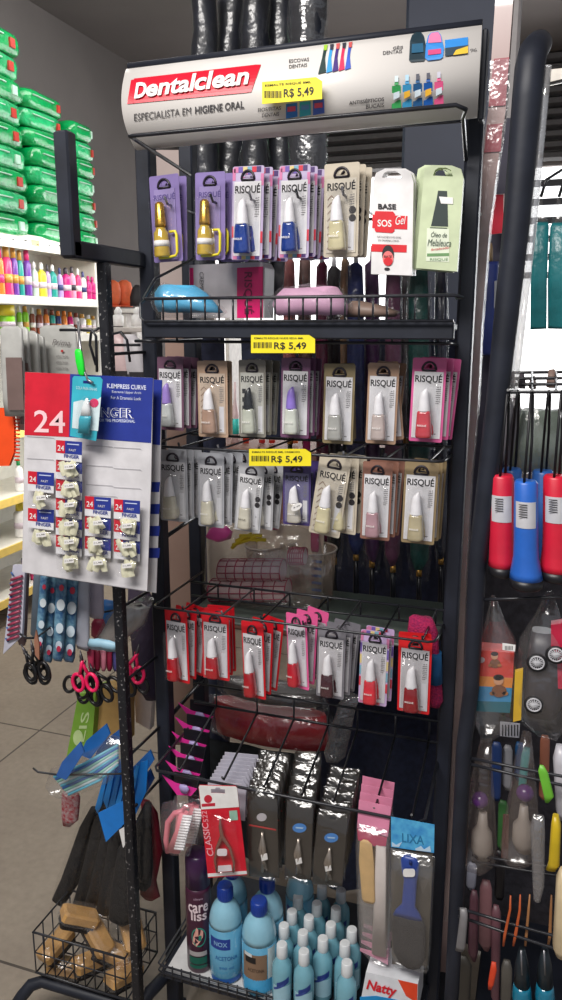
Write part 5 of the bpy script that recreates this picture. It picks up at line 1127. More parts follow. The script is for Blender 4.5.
# hooks bundle and grey hanging packs behind the display card
for pts, ds in (([(60, 330, 1.24), (92, 330, 1.24), (96, 336, 1.24), (97, 372, 1.24)], 'dark wire hook above the wide grey lettered pouch'), ([(107, 372, 1.3), (108, 345, 1.3), (113, 334, 1.3), (121, 332, 1.3), (127, 340, 1.3), (130, 362, 1.3)], 'rounded arch shaped wire hook beyond the worn post'), ([(110, 345, 1.32), (140, 345, 1.32)], 'straight short wire hook between the worn and front posts'), ([(96, 365, 1.26), (90, 345, 1.26), (91, 333, 1.26), (99, 328, 1.26)], 'bent wire hook curling against the worn post'), ([(135, 341, 1.25), (158, 341, 1.25)], 'stub of wire reaching past the front post under the tray')):
    thing('wire_hook', ds, 'hook', MB().use(WIRE).tube([PY(*q_) for q_ in pts], .0026), 'dark wire hooks around the worn post')
def grey_pack(x0, x1, x2, x3, y0, y1, Y, col, ds, txt=None, inner=None):
    c = MB().use(mat('grey_pack_%d' % col, c8(col, col, col-4), .35, var=.08, bump=.3, bscale=20))
    c.loft([(y0, x0+4, x1-4, .002), (y0+3, x0, x1, .006), (lerp(y0, y1, .3), lerp(x0, x2, .3), lerp(x1, x3, .3), .012), (lerp(y0, y1, .8), lerp(x0, x2, .8), lerp(x1, x3, .8), .016), (y1, x2, x3, .006)], Y, 18, wob=.002, ws=40, e=.5)
    ps = [('pouch', c)]
    if txt:
        t_ = MB().use(M(105, 100, 100, .5)).ptext(txt, (x0+12, y0+20), (x1-6, y0+21), 6, Y-.009, 0, .3)
        for k in range(3): t_.ptext('unhas lindas', (x0+16, y0+32+k*6), (x1-8, y0+32.5+k*6), 2.4, Y-.0095)
        t_.use(M(170, 50, 50, .4)).slab([((x0+x1)/2+4+1.3*math.cos(a), y0+26+1.3*math.sin(a)) for a in [2*math.pi*i/10 for i in range(10)]], Y-.0095, .0005); ps.append(('lettering', t_))
    elif inner:
        t_ = MB().use(inner).slab([(lerp(x0, x2, .5)+3, lerp(y0, y1, .35)), (lerp(x1, x3, .5)-3, lerp(y0, y1, .35)), (x3-3, y1-6), (x2+3, y1-6)], Y-.0095, .001); ps.append(('dark_window', t_))
    thing('grey_pouch', ds, 'pouch', ps, 'grey hanging pouches behind the display card')
grey_pack(0, 22, 5, 27, 326, 416, 1.20, 168, 'grey pouch with dark window at the frame edge', None, M(110, 92, 88, .5))
grey_pack(12, 28, 18, 34, 327, 430, 1.235, 175, 'grey pouch with pinkish window, second from the frame edge', None, M(135, 115, 112, .5))
grey_pack(27, 38, 32, 44, 331, 430, 1.27, 160, 'narrow grey pouch in front of the lettered one')
grey_pack(34, 44, 42, 52, 334, 430, 1.30, 150, 'narrow darker grey pouch touching the lettered one')
grey_pack(40, 76, 48, 84, 325, 430, 1.33, 162, 'wide grey pouch with thin script lettering', 'Prima')
for x, y, ds, cc in ((108, 333, 'pale pink pouch hanging behind the worn post', (190, 165, 165)), (124, 334, 'light grey pouch hanging between worn post and front post', (180, 176, 180))):
    m = MB().use(M(*cc, .4)).loft([(y, x, x+10, .004), (y+8, x-1, x+18, .02), (y+50, x+3, x+24, .02), (y+80, x+5, x+22, .01)], 1.46, 16, wob=.004, ws=40)
    thing('grey_pouch', ds, 'pouch', [('pouch', m), ('dark_window', MB().use(M(45, 42, 46, .5)).slab([(x+5, y+38), (x+19, y+38), (x+20, y+60), (x+7, y+60)], 1.444, .001))])
# orange comb
m = MB().use(mat('orange_plastic', c8(238, 82, 38), .35, var=.05)).slab([(-4, 408), (12, 408), (14, 425), (14, 452), (9, 466), (-4, 466)], 1.22, .006)
tt = MB().use(mat('dark_orange', c8(225, 60, 30), .35))
for k in range(14): tt.bbox(PY(17, 412+k*3.7, 1.223), (.012, .004, .0028), .0008)
thing('hair_comb', 'orange wide comb at the frame edge beside the red card', 'comb', [('comb_back', m), ('comb_teeth', tt)])

# ---- below the display card
YL = 1.24
def tube_bag(name, ds, cat, rows, Y, m1, extra=None, grp=None, wob=.002):
    ps = [('pack_body', MB().use(m1).loft(rows, Y, 18, wob=wob, ws=60, e=.7))]
    if extra: ps.append(extra)
    return thing(name, ds, cat, ps, grp)
# slanted strip of dental / hair picks at the frame edge
cb = MB().use(mat('pale_strip', c8(186, 186, 200), .35)).slab([(13, 565), (25, 565), (22, 636), (3, 654), (8, 610)], 1.20, .006)
st = MB().use(M(150, 60, 85, .4))
for k in range(13): st.tube([PY(11-k*.3, 580+k*5, 1.196), PY(22-k*.3, 576+k*5, 1.196)], .0028, 6)
st.use(M(50, 90, 150, .4))
for k in range(7): st.tube([PY(11-k*.9, 572+k*11, 1.197), PY(13.5-k*.9, 576+k*11, 1.197)], .0016, 6)
thing('pick_strip', 'slanting strip of small pink sticks hanging at the frame edge', 'stick pack', [('clear_tray', cb), ('pink_sticks', st)])
m = MB().use(M(120, 100, 104, .5)).loft([(560, 22, 29, .006), (575, 21, 29, .015), (640, 18, 26, .015), (645, 19, 25, .005)], 1.23, 14)
thing('brown_sleeve', 'dull brown sleeve hanging just behind the strip of pink sticks', 'sleeve', m)
for i, (x, y1, wd, dxx) in enumerate(((45, 655, 7, -6), (53, 662, 8, -5), (62, 661, 9, -4), (73, 662, 10, -4))):
    Y = YL-.02+.02*(i % 2)
    blue = mat('foam_blue_print', c8(120, 165, 185), .4, col2=c8(40, 80, 125), scale=70, detail=5)
    b = MB().use(blue).loft([(572, x-wd*.4-dxx*-.2, x+wd*.4, .006), (578, x-wd/2, x+wd/2, .016), (y1-4, x-wd/2+dxx, x+wd/2+dxx, .016), (y1, x-wd*.4+dxx, x+wd*.4+dxx, .004)], Y, 14, e=.7)
    dd = MB()
    for k, (fy, rr, mm) in enumerate(((.15, .26, M(190, 55, 75, .4)), (.35, .46, M(205, 215, 220, .4)), (.62, .42, M(190, 205, 215, .4)), (.82, .36, M(190, 205, 220, .4)), (.86, .24, M(185, 50, 80, .4)))):
        yy = lerp(575, y1, fy+.03*(i % 2)); xx = x+dxx*fy
        dd.use(mm).slab([(xx+wd*rr*math.cos(a), yy+wd*rr*1.4*math.sin(a)) for a in [2*math.pi*q_/14 for q_ in range(14)]], Y-.0095-.0004*k, .0004)
    thing('toothbrush_pack', 'narrow blue printed pack below the display card, %s' % ['nearest the frame edge', 'second from the frame edge', 'third from the frame edge', 'widest, beside the white pouch'][i], 'pack', [('wrapper', b), ('wrapper_print', dd)], 'narrow blue printed packs below the display card')
for x0, x1, y0, y1, Y, col, ds in ((34, 42, 570, 640, 1.29, (95, 108, 120), 'grey-blue netted pack behind the blue printed packs'), (77, 89, 578, 650, 1.25, (165, 168, 180), 'tall pale pouch beside the blue printed packs'), (90, 104, 575, 618, 1.27, (165, 158, 172), 'short lilac grey pouch next to the worn post')):
    m = MB().use(M(*col, .4)).loft([(y0, x0+1, x1-1, .004), (y0+6, x0, x1, .015), (y1-6, x0-3 if x0 < 70 else x0, x1, .015), (y1, x0, x1-1, .004)], Y, 16, wob=.003, ws=50)
    thing('hanging_pouch', ds, 'pouch', m)
# black scissors bundle
def scissors(cx, cy, s, Y, mt, ds, rot=0.0, blades=True, n=2, grp=None):
    h = MB().use(mt); c0 = PY(cx, cy, Y); c, s_ = math.cos(rot), math.sin(rot)
    def T(x, z, y=0): return c0+V((x*c-z*s_)*s, y, (x*s_+z*c)*s)
    for q_ in (-1, 1):
        h.tube([T(q_*.013+.011*math.cos(a), -.012+.016*math.sin(a), q_*.002) for a in [2*math.pi*k/20 for k in range(20)]], .0032*s, 8, closed=True)
        h.tube([T(q_*.008, .002, q_*.002), T(q_*.002, .018, q_*.0015), T(-q_*.002, .03, q_*.001)], .003*s, 8)
    bl_ = MB().use(mat('scissor_steel', c8(85, 82, 86), .35, metal=.6))
    for q_ in (-1, 1): bl_.tube([T(-q_*.001, .028, q_*.0015), T(-q_*.001, .036, q_*.001), T(q_*.0005, .048, 0)], [.0026*s, .0028*s, .0006], 6)
    bl_.tube([T(0, .03, -.004), T(0, .03, .004)], .0022*s, 8)
    thing('scissors', ds, 'scissors', [('handle', h), ('blade', bl_)], grp)
BK = M(24, 24, 27, .35); HP_ = M(235, 35, 95, .35)
for k, (dx, dy, r_) in enumerate(((0, 0, .15), (3, 3, -.25), (-3, 2, .5))):
    scissors(36+dx, 665+dy, 1.0, 1.10+.012*k, BK, '%s black-handled scissors of the bundle hanging over the bare floor' % ['front', 'middle', 'rear'][k], r_, grp='black scissors bundle over the floor')
m = MB().use(M(150, 105, 85, .5)).slab([(35, 655), (34, 640), (36, 630), (39, 645), (39, 660)], 1.092, .003)
thing('paper_band', 'small brown paper band gripping the black scissors bundle', 'paper band', m)
hk = MB().use(WIRE).tube([PY(20, 634, 1.12), PY(27, 638, 1.12), PY(36, 638, 1.14), PY(60, 620, 1.30), (xa, 1.30, PY(100, 600, 1.3).z)], .0022)
thing('long_hook', 'long curved wire hook above the black scissors bundle', 'hook', hk)
hk = MB().use(WIRE).tube([PY(33, 768, 1.22), PY(38, 772, 1.22), PY(60, 775, 1.225), (xa, 1.225, PY(122, 772, 1.225).z)], .0022)
thing('long_hook', 'long curved wire hook at the blue header cards', 'hook', hk)
for k, (x, y, r_, mt, ds) in enumerate(((84, 676, .1, HP_, 'bright pink-handled scissors in front of the black ones'), (78, 682, -.4, BK, 'black-handled scissors under the pink-handled pair'), (98, 688, .3, BK, 'black-handled scissors hanging beside the pink-handled pair'), (90, 690, -.1, BK, 'black-handled scissors, lowest under the display card'), (106, 684, .8, BK, 'black-handled scissors close to the worn post'), (133, 667, -.3, HP_, 'bright pink-handled scissors just past the worn post'), (134, 680, .3, BK, 'black-handled scissors just past the worn post'))):
    scissors(x, y, 1.12, 1.23+.012*k, mt, ds, r_)
for k in range(5):
    x = 88+k*6; m = MB().use([M(170, 55, 85, .5), M(120, 30, 55, .5), M(215, 130, 150, .5), M(150, 40, 70, .5), M(90, 90, 150, .5)][k]).loft([(648, x, x+5, .004), (652, x-1, x+6, .01), (668, x+1, x+6, .01), (671, x+2, x+5, .004)], 1.27+.01*k, 12)
    thing('card_top', 'small folded card above the scissors, %s of five from the frame edge' % ['first', 'second', 'third', 'fourth', 'fifth'][k], 'card', m, 'small folded cards above the scissors')
# silver bag, blue bag and red item around the worn post
crinkle_bag('silver_bag', 'crumpled silver plastic bag lying across beside the worn post', 'plastic bag', [(598, 138, 152, .01), (606, 120, 150, .04), (620, 108, 145, .05), (636, 98, 130, .05), (646, 92, 116, .04), (650, 92, 108, .01)], 1.30, M(165, 160, 155, .35), wob=.014)
for nm_, x0, x1, y0, y1, Y, col, ds in (('blue_pouch', 101, 118, 600, 632, 1.34, (45, 110, 180), 'blue pouch tucked behind the worn post'), ('red_pouch', 92, 106, 618, 640, 1.33, (150, 40, 70), 'dark red pouch beside the blue pouch'), ('sky_card', 88, 118, 640, 650, 1.22, (150, 190, 210), 'pale blue card edge under the silver bag')):
    m = MB().use(M(*col, .45)).loft([(y0, x0+2, x1-3, .004), (y0+6, x0, x1, .02), (y1-4, x0, x1, .02), (y1, x0+2, x1-2, .004)], Y, 16, wob=.003, ws=50)
    thing(nm_, ds, 'pouch' if 'pouch' in nm_ else 'card', m)
m = MB().use(mat('dark_violet_fabric', c8(62, 52, 70), .7, bump=.4)).loft([(590, 128, 150, .02), (610, 130, 156, .06), (660, 136, 158, .07), (690, 140, 158, .04), (700, 146, 156, .01)], 1.50, 18, wob=.006, ws=30)
thing('dark_bag', 'dark violet soft bag between the worn post and the front post', 'bag', m)
# green and tan tall cartons leaning behind scissors
m = MB().use(M(120, 165, 60, .45)).slab([(78, 695), (96, 690), (92, 745), (66, 760)], 1.44, .05)
p = MB().use(M(190, 215, 150, .45)).ptext('LIS', (84, 742), (90, 712), 8, 1.439, .01, up=(-1, 0)).slab([(78+5*math.cos(a), 738+8*math.sin(a)) for a in [2*math.pi*i/14 for i in range(14)]], 1.4385, .0006)
thing('green_carton', 'green carton standing behind the scissors', 'carton', [('carton', m), ('carton_print', p)])
m = MB().use(mat('kraft', c8(190, 152, 92), .7)).slab([(97, 690), (124, 686), (124, 745), (93, 750)], 1.46, .05)
thing('kraft_carton', 'tan cardboard carton beside the green carton', 'carton', m)
m = MB().use(M(205, 190, 180, .5)).slab([(133, 668), (148, 668), (152, 700), (150, 730), (136, 722)], 1.53, .02).tube([PY(142, 670, 1.54), PY(150, 650, 1.55), (XL-.03, YR, PY(150, 650, 1.55).z+.01)], .002, 6)
thing('paper_bag', 'pale beige paper bag seen between the worn and front posts', 'bag', m)

# ---- hanging brush bags with blue tops over the wire basket
DB = mat('dark_brush', c8(20, 21, 25), .8, var=.3, scale=80, bump=.5, bscale=90); BT = M(32, 120, 205, .4)
bagm = film('dark_bag_film', gloss=.05, haze=.015, bump=.4, bscale=30, hazecol=c8(120, 110, 105))
specs = [(114, 778, 60, 905, 22, 0), (122, 770, 80, 908, 20, 1), (127, 778, 92, 910, 20, 2), (132, 782, 104, 915, 22, 3), (136, 800, 120, 925, 34, 4), (145, 772, 142, 890, 26, 5)]
for x0, y0, xb, yb, wd, k in specs:
    Y = 1.262+.022*(5-k)
    if k == 4: Y = 1.25
    xm = lerp(x0, xb, .45)
    hd = MB().use(BT)
    if k == 4: hd.prism([(98, 813), (125, 800), (130, 818), (106, 842)], [], .002, lambda a, b, d: PY(a, b, Y-.02)+V(0, d, 0))
    else:
        hd.prism([(x0-16, y0+34), (x0-4, y0-10), (x0+3, y0-12), (x0+1, y0+20), (x0-11, y0+46)], [], .002, lambda a, b, d: PY(a, b, Y-.016)+V(0, d, 0))
        hd.use(M(45, 140, 220, .4)).prism([(x0-19, y0+30), (x0-9, y0-6), (x0-6, y0-6), (x0-15, y0+40)], [], .002, lambda a, b, d: PY(a, b, Y-.021)+V(0, d, 0))
    br_ = MB().use(DB).loft([(y0+30, xm+2, xm+8, .01), (y0+50, lerp(x0, xb, .5)-wd*.28, lerp(x0, xb, .5)+wd*.28, .03), (lerp(y0, yb, .8), lerp(x0, xb, .8)-wd*.38, lerp(x0, xb, .8)+wd*.38, .036), (yb-6, xb-wd*.3, xb+wd*.3, .03), (yb, xb-2, xb+4, .008)], Y, 18, wob=.003, ws=40)
    bg = MB().use(bagm).loft([(y0, x0-6, x0+2, .006), (y0+30, xm-4, xm+10, .03), (lerp(y0, yb, .8), lerp(x0, xb, .8)-wd*.52, lerp(x0, xb, .8)+wd*.5, .05), (yb+4, xb-wd*.42, xb+wd*.45, .03), (yb+10, xb-3, xb+5, .006)], Y, 20, wob=.004, ws=40)
    tagm = MB().use(WHITE).slab([(119, 830), (126, 826), (127, 842), (123, 848)], 1.225, .001) if k == 4 else None
    ps = [('blue_header', hd), ('brush', br_), ('plastic_bag', bg)]
    if tagm: ps.append(('price_label', tagm))
    thing('brush_bag', 'dark brush in a clear bag with blue header, %s' % ['farthest left of the cluster', 'second of the cluster', 'third of the cluster', 'fourth of the cluster', 'widest, in front of the worn post', 'half behind the worn post'][k], 'brush', ps, 'bagged dark brushes over the wire basket')
for k, (x0, y0, x1, y1) in enumerate(((62, 766, 80, 748), (86, 745, 106, 730), (100, 748, 120, 735), (134, 770, 150, 756), (136, 790, 150, 775))):
    m = MB().use(M(40, 105, 180, .4) if k % 2 else M(48, 95, 165, .4)).prism([(x0-6, y0+10), (x0, y0-4), (x1, y1-6), (x1+4, y1+4), (x0+4, y0+14)], [], .004, lambda a, b, d: PY(a, b, 1.20+.04*k)+V(0, d, 0))
    thing('blue_header_card', 'blue header card of a deeper brush pack, %s' % ['lying lowest toward the floor', 'above the toothbrush bundle', 'second above the toothbrush bundle', 'just past the worn post, upper', 'just past the worn post, lower'][k], 'card', m, 'blue header cards above the brushes')
# bag of light blue plastic sticks lying across
ps = []
stks = MB()
for k in range(9):
    stks.use([M(110, 190, 215, .35), M(60, 110, 180, .35), M(150, 205, 190, .35), M(200, 215, 220, .35)][k % 4])
    stks.tube([PY(54+k*1.8, 783+k*2.2-6, 1.225), PY(84+k*2, 764+k*2.0, 1.235), PY(118, 745+k*2.4, 1.25)], .003, 7)
bg = MB().use(BAG).loft([(738, 108, 124, .01), (748, 96, 126, .03), (760, 76, 124, .045), (776, 52, 108, .045), (790, 48, 82, .035), (796, 50, 66, .01)], 1.245, 22, wob=.006, ws=40)
thing('toothbrush_bag', 'clear bag of light blue and white sticks lying across the hooks', 'bag', [('blue_sticks', stks), ('plastic_bag', bg)])
m = MB().use(mat('red_knit', c8(150, 40, 52), .8, col2=c8(170, 150, 150), scale=120)).loft([(788, 66, 76, .01), (796, 62, 80, .02), (818, 62, 78, .02), (826, 63, 70, .006)], 1.30, 14)
thing('knit_swatch', 'small red and white speckled pouch beneath the bag of sticks', 'pouch', m)
m = MB().use(M(110, 15, 35, .4)).loft([(800, 140, 150, .01), (815, 143, 158, .03), (850, 146, 163, .03), (880, 140, 155, .03), (895, 141, 160, .02), (900, 145, 152, .005)], 1.30, 16, wob=.005, ws=30)
thing('crimson_pouch', 'dark crimson shiny pouch hanging between worn post and rack', 'pouch', m)

# wire basket with wooden brushes
bt = MB()
pA = PY(33, 932, 1.225); pB = PY(140, 965, 1.225); zt_ = pA.z; x0_, x1_ = pA.x, XL-.045; zb_ = PY(36, 968, 1.235).z; y0_, y1_ = 1.225, 1.365
fr = MB().use(WIRE)
for z in (zt_, zb_): fr.tube([(x0_, y0_, z), (x1_, y0_, z), (x1_, y1_, z), (x0_, y1_, z)], .0028, 8, closed=True)
gr = MB().use(WIRE)
nx = 9
for i in range(nx+1):
    x = lerp(x0_, x1_, i/nx)
    gr.tube([(x, y0_, zt_), (x, y0_, zb_), (x, y1_, zb_), (x, y1_, zt_)], .0017, 6)
for j in range(5):
    y = lerp(y0_, y1_, j/4)
    gr.tube([(x0_, y, zt_), (x0_, y, zb_), (x1_, y, zb_), (x1_, y, zt_)], .0017, 6)
zmid = (zt_+zb_)/2; gr.tube([(x0_, y0_, zmid), (x1_, y0_, zmid), (x1_, y1_, zmid), (x0_, y1_, zmid)], .0017, 6, closed=True)
thing('wire_basket', 'small black wire basket low at the side of the rack', 'basket', [('rim_wire', fr), ('basket_grid', gr)])
WD = mat('brush_wood', c8(198, 152, 92), .5, var=.1, scale=40); BRI = mat('dark_bristle', c8(40, 34, 32), .9, var=.4, scale=200, bump=.8, bscale=300)
for i, (x, y, a, tl_, ds) in enumerate(((80, 916, .7, .5, 'wooden scrub block on top of the basket pile'), (56, 944, 1.3, -.3, 'wooden scrub block against the outer end of the basket'), (112, 952, .2, .4, 'wooden scrub block at the front of the basket'), (132, 930, -.8, .6, 'wooden scrub block beside the worn post'), (92, 960, 1.0, .1, 'wooden scrub block deep in the middle of the basket'), (66, 966, .3, .2, 'wooden scrub block lowest at the outer end'), (124, 974, 1.2, .2, 'wooden scrub block lowest by the worn post'), (98, 936, -.3, .8, 'wooden scrub block half covered by the topmost one'))):
    c = PY(x, y, 1.275+.012*(i % 3)); R = Matrix.Rotation(a, 3, 'Z')@Matrix.Rotation(tl_, 3, 'Y')
    w1 = MB().use(WD).bbox(c, (.085, .044, .026), .005, R); w2 = MB().use(BRI).bbox(c+R@V(0, 0, -.020), (.076, .038, .016), .003, R)
    w3 = MB().use(BAG).bbox(c, (.092, .048, .052), .012, R)
    thing('scrub_brush', ds, 'brush', [('brush_block', w1), ('bristles', w2), ('plastic_wrap', w3)], 'wooden scrub blocks in the wire basket')

# ============================================================ RIGHT SIDE: wrapped board, second rack
# film wrapped board standing between the racks
bd = MB().use(mat('board_edge', c8(176, 150, 146), .25, var=.1, scale=3, coat=.8))
e0 = [(505, -12), (500, 60), (497, 110), (491, 150), (481, 227), (473, 330), (470, 400), (463, 480), (459, 560), (455, 700), (451, 800), (447, 920), (444, 1010)]
Yb = 1.60
R = []
for x, y in e0:
    p = PY(x, y, Yb); R.append([p+V(-.0155, 0, 0), p+V(.0155, 0, 0), p+V(.0155, .03, 0), p+V(-.0155, .03, 0)])
bd.rings(R, False)
fm = MB().use(BAG)
R = []
for x, y in e0[1:-1]:
    p = PY(x, y, Yb-.004); k = .5+.5*noise.noise(Vector((0, 0, p.z*9)))
    R.append([p+V(-.017, 0, 0), p+V(0, -.006*k, 0), p+V(.017, -.001, 0), p+V(.0175, .034, 0), p+V(-.0175, .034, 0)])
fm.rings(R, False)
rd = MB().use(M(150, 52, 66, .35))
for a, b in ((58, 106), (124, 152)):
    pts = [PY(501-(y-60)*.1, y, Yb-.003) for y in (a, b)]
    rd.add([pts[0]+V(-.013, 0, 0), pts[0]+V(.014, 0, 0), pts[1]+V(.016, 0, 0), pts[1]+V(-.014, 0, 0), pts[0]+V(-.013, .002, 0), pts[0]+V(.014, .002, 0), pts[1]+V(.016, .002, 0), pts[1]+V(-.014, .002, 0)], [(0, 1, 2, 3), (7, 6, 5, 4), (0, 4, 5, 1), (1, 5, 6, 2), (2, 6, 7, 3), (3, 7, 4, 0)])
thing('wrapped_board', 'tall narrow board in glossy film standing between the two racks', 'board', [('board_body', bd), ('plastic_film', fm), ('red_band', rd)])
# red square sign and blue item beyond
sg = MB().use(M(206, 40, 62, .35)).slab([(487, 195), (504, 194), (504, 233), (487, 235)], 1.75, .004)
sg.use(M(225, 200, 195, .4)).slab([(486.5, 206), (490, 206), (490, 228), (486.5, 228)], 1.748, .001)
bdm = MB().use(M(230, 200, 200, .4)).tube([PY(487, 195, 1.748), PY(504, 194, 1.748), PY(504, 233, 1.748), PY(487, 235, 1.748)], .0015, 6, closed=True)
thing('red_sign', 'small red square sign behind the gap beside the right post', 'sign', [('sign_plate', sg), ('pale_border', bdm)])
m = MB().use(M(52, 68, 135, .5)).loft([(262, 479, 499, .03), (266, 478, 499, .05), (320, 478, 496, .05), (352, 477, 493, .05), (355, 478, 492, .02)], 1.75, 16, e=.5)
p = MB().use(M(190, 195, 200, .5)).slab([(494.5, 281), (499, 280), (497, 309), (494, 308)], 1.72, .002)
thing('blue_box', 'tall blue box below the red sign between the racks', 'box', [('box_body', m), ('white_label', p)])
m = MB().use(M(165, 135, 90, .5)).loft([(243, 486, 492, .01), (248, 485, 493, .03), (262, 485, 493, .03)], 1.75, 12)
thing('beige_figure', 'small beige capped bottle on top of the tall blue box', 'bottle', m)
m = MB().use(M(58, 56, 72, .6)).slab([(483, 118), (517, 118), (512, 200), (500, 355), (486, 600), (468, 600), (473, 355)], 1.80, .01)  # added dark panel, blocks the window so the gap reads dark
thing('dark_gap_panel', 'tall dark panel added to darken the gap behind the red sign', 'panel', m)

# second rack: curved tube frame plus wire rails
YQ = 1.20
qp = [PY(450, 1012, YQ), PY(452, 990, YQ), PY(464, 745, YQ), PY(471, 690, YQ), PY(477.5, 560, YQ), PY(497, 400, YQ), PY(516, 227, YQ), PY(527, 100, YQ), PY(530, 66, YQ), PY(533, 52, YQ+.02), PY(537, 46, YQ+.07), PY(539, 44, YQ+.14)]
fr = MB().use(BLACK).tube(qp, [.0125, .0125, .0125, .0125, .014, .016, .0185, .020, .020, .0195, .019, .019], 16)
P2 = [('frame_tube', fr)]
P2.append(('frame_lining', MB().use(film('lining_film', gloss=.35, haze=.3, bscale=10)).tube([p+V(.022, .006, 0) for p in qp[5:9]], .006, 8)))
for (ya, yb_, Y, xx) in ((392, 392, 1.20, 487), (385, 384, 1.26, 490), (379, 378, 1.32, 492), (373, 372, 1.38, 494), (600, 597, 1.20, 475), (758, 777, 1.20, 470), (764, 786, 1.20, 470), (855, 869, 1.22, 472), (861, 877, 1.22, 472), (908, 939, 1.18, 458), (916, 952, 1.18, 458)):
    P2.append(('wire_rail', MB().use(WIRE).tube([PY(xx, ya, Y), PY(lerp(xx, 562, .5), lerp(ya, yb_, .5), Y), PY(566, yb_, Y), PY(566, yb_, Y)+V(.2, 0, .0)], .0026)))
for xp in (508, 532, 556):
    P2.append(('prong', MB().use(WIRE).tube([PY(xp, 372, 1.38), PY(xp, 392, 1.20), PY(xp, 390, 1.19)], .0022)))
P2.append(('bottom_shelf', MB().use(BLACK).bbox((.20, 1.46, .16), (.52, .48, .02), .003)))
P2.append(('rear_post', MB().use(BLACK).bbox((PY(700, 500, 1.5).x, 1.5, .9), (.03, .03, 1.8), .003)))
thing('second_rack', 'second black rack with rounded tube post at the right edge', 'display rack', P2, base=V(-.1, 1.2, 0))
# dark backing behind lower part of the second rack
drape('backing_cloth', 'dark cloth behind the bagged goods of the second rack', 'cloth', 466, 640, 552, 1100, 1.77, mat('black_cloth', c8(52, 50, 56), .8, var=.3, scale=50, bump=.3), .012, 6)
# wide flashlights
def torch(x, y0, y1, wt, wb, col, ds, Y, lbl=True):
    cm = M(*col, .35)
    b = MB().use(cm).loft([(y0, x-wt*.42, x+wt*.42, .025), (y0+3, x-wt/2, x+wt/2, .032), (y0+62, x-wt/2-.5, x+wt/2+.5, .034), (y1-32, x-wt*.54, x+wt*.54, .036), (y1-16, x-wb*.47, x+wb*.47, .046), (y1-10, x-wb/2, x+wb/2, .05)], Y, 26)
    k = MB().use(M(30, 30, 34, .4)).loft([(y1-10, x-wb/2, x+wb/2, .05), (y1-2, x-wb*.49, x+wb*.49, .05), (y1, x-wb*.42, x+wb*.42, .042)], Y, 26)
    st = MB().use(M(24, 24, 28, .5)).tube([PY(x-2, y0+4, Y-.012), PY(x+2, y0-45, Y-.01), PY(x+5, 395, YQ-.008), PY(x+6, 391, YQ), PY(x+7, 396, YQ+.006), PY(x+6, y0-40, Y+.01), PY(x+3, y0+4, Y+.01)], .0022, 6)
    ps = [('torch_body', b), ('lens_ring', k), ('wrist_strap', st)]
    if lbl:
        l = MB().use(M(200, 200, 205, .4)); n = 8; vs = []
        c = PY(x, y0+20, Y); rr = (PY(x+wt/2, y0+20, Y)-c).length*1.02
        for i in range(n+1):
            a = math.radians(lerp(215, 325, i/n)); 
            for yy in (y0+20, y0+46): q_ = PY(x, yy, Y); vs.append(V(q_.x+rr*math.cos(a), Y+.0175*math.sin(a), q_.z))
        l.add(vs, [(2*i, 2*i+2, 2*i+3, 2*i+1) for i in range(n)], True); l.use(GREYI)
        for i in range(6):
            yy = y0+25+i*2.4; q0 = PY(x-3, yy, Y-.0185); l.box(q0, (.012, .0004, .0012))
        ps.append(('white_label', l))
    thing('flashlight', ds, 'flashlight', ps, 'plastic flashlights hanging on the second rack')
torch(502, 474, 575, 24, 28, (200, 38, 62), 'red flashlight nearest the rounded rack post', YQ)
torch(526, 480, 588, 24, 34, (45, 100, 190), 'blue flashlight hanging between two red ones', YQ-.03)
torch(556, 475, 580, 26, 34, (205, 35, 58), 'red flashlight cut off by the frame edge', YQ-.01)
torch(512, 468, 566, 20, 24, (50, 95, 165), 'blue flashlight hidden behind the nearest red one', YQ+.07, False)
torch(543, 470, 566, 22, 26, (50, 95, 165), 'blue flashlight peeking out behind the frame-edge red one', YQ+.08, False)
# green-grey bags behind straps
crinkle_bag('hanging_bag', 'grey-green bag of goods hanging behind the flashlight straps', 'plastic bag', [(396, 515, 555, .01), (410, 512, 562, .05), (440, 508, 568, .08), (468, 508, 572, .08), (474, 512, 566, .03)], 1.36, M(120, 132, 120, .5), wob=.008)
for k, (x0, x1) in enumerate(((505, 496), (513, 504))):
    m = MB().use(M(125, 122, 126, .4)).loft([(398, x0, x0+7, .004), (410, x0-2, x0+8, .01), (455, x1, x1+9, .01), (465, x1, x1+6, .004)], 1.30+.02*k, 14)
    thing('slim_packet', 'slim grey packet slanting beside the tube post, %s' % ['nearer the post', 'farther from the post'][k], 'packet', m, 'slim grey packets behind the flashlights')
for k, (x, w_, h_, c) in enumerate(((512, 7, 16, (120, 105, 110)), (522, 8, 14, (95, 88, 95)), (533, 8, 12, (140, 125, 120)), (552, 12, 18, (150, 125, 115)))):
    m = MB().use(M(*c, .5)).loft([(388, x-w_/2, x+w_/2, .02), (388-h_*.5, x-w_/2, x+w_/2, .03), (388-h_, x-w_/4, x+w_/4, .01)], 1.33+.01*k, 12, wob=.004, ws=60)
    thing('small_packet', 'small crumpled packet top against the bright window, %s from the tube post' % ['first', 'second', 'third', 'fourth'][k], 'packet', m, 'packet tops poking above the wire rail')
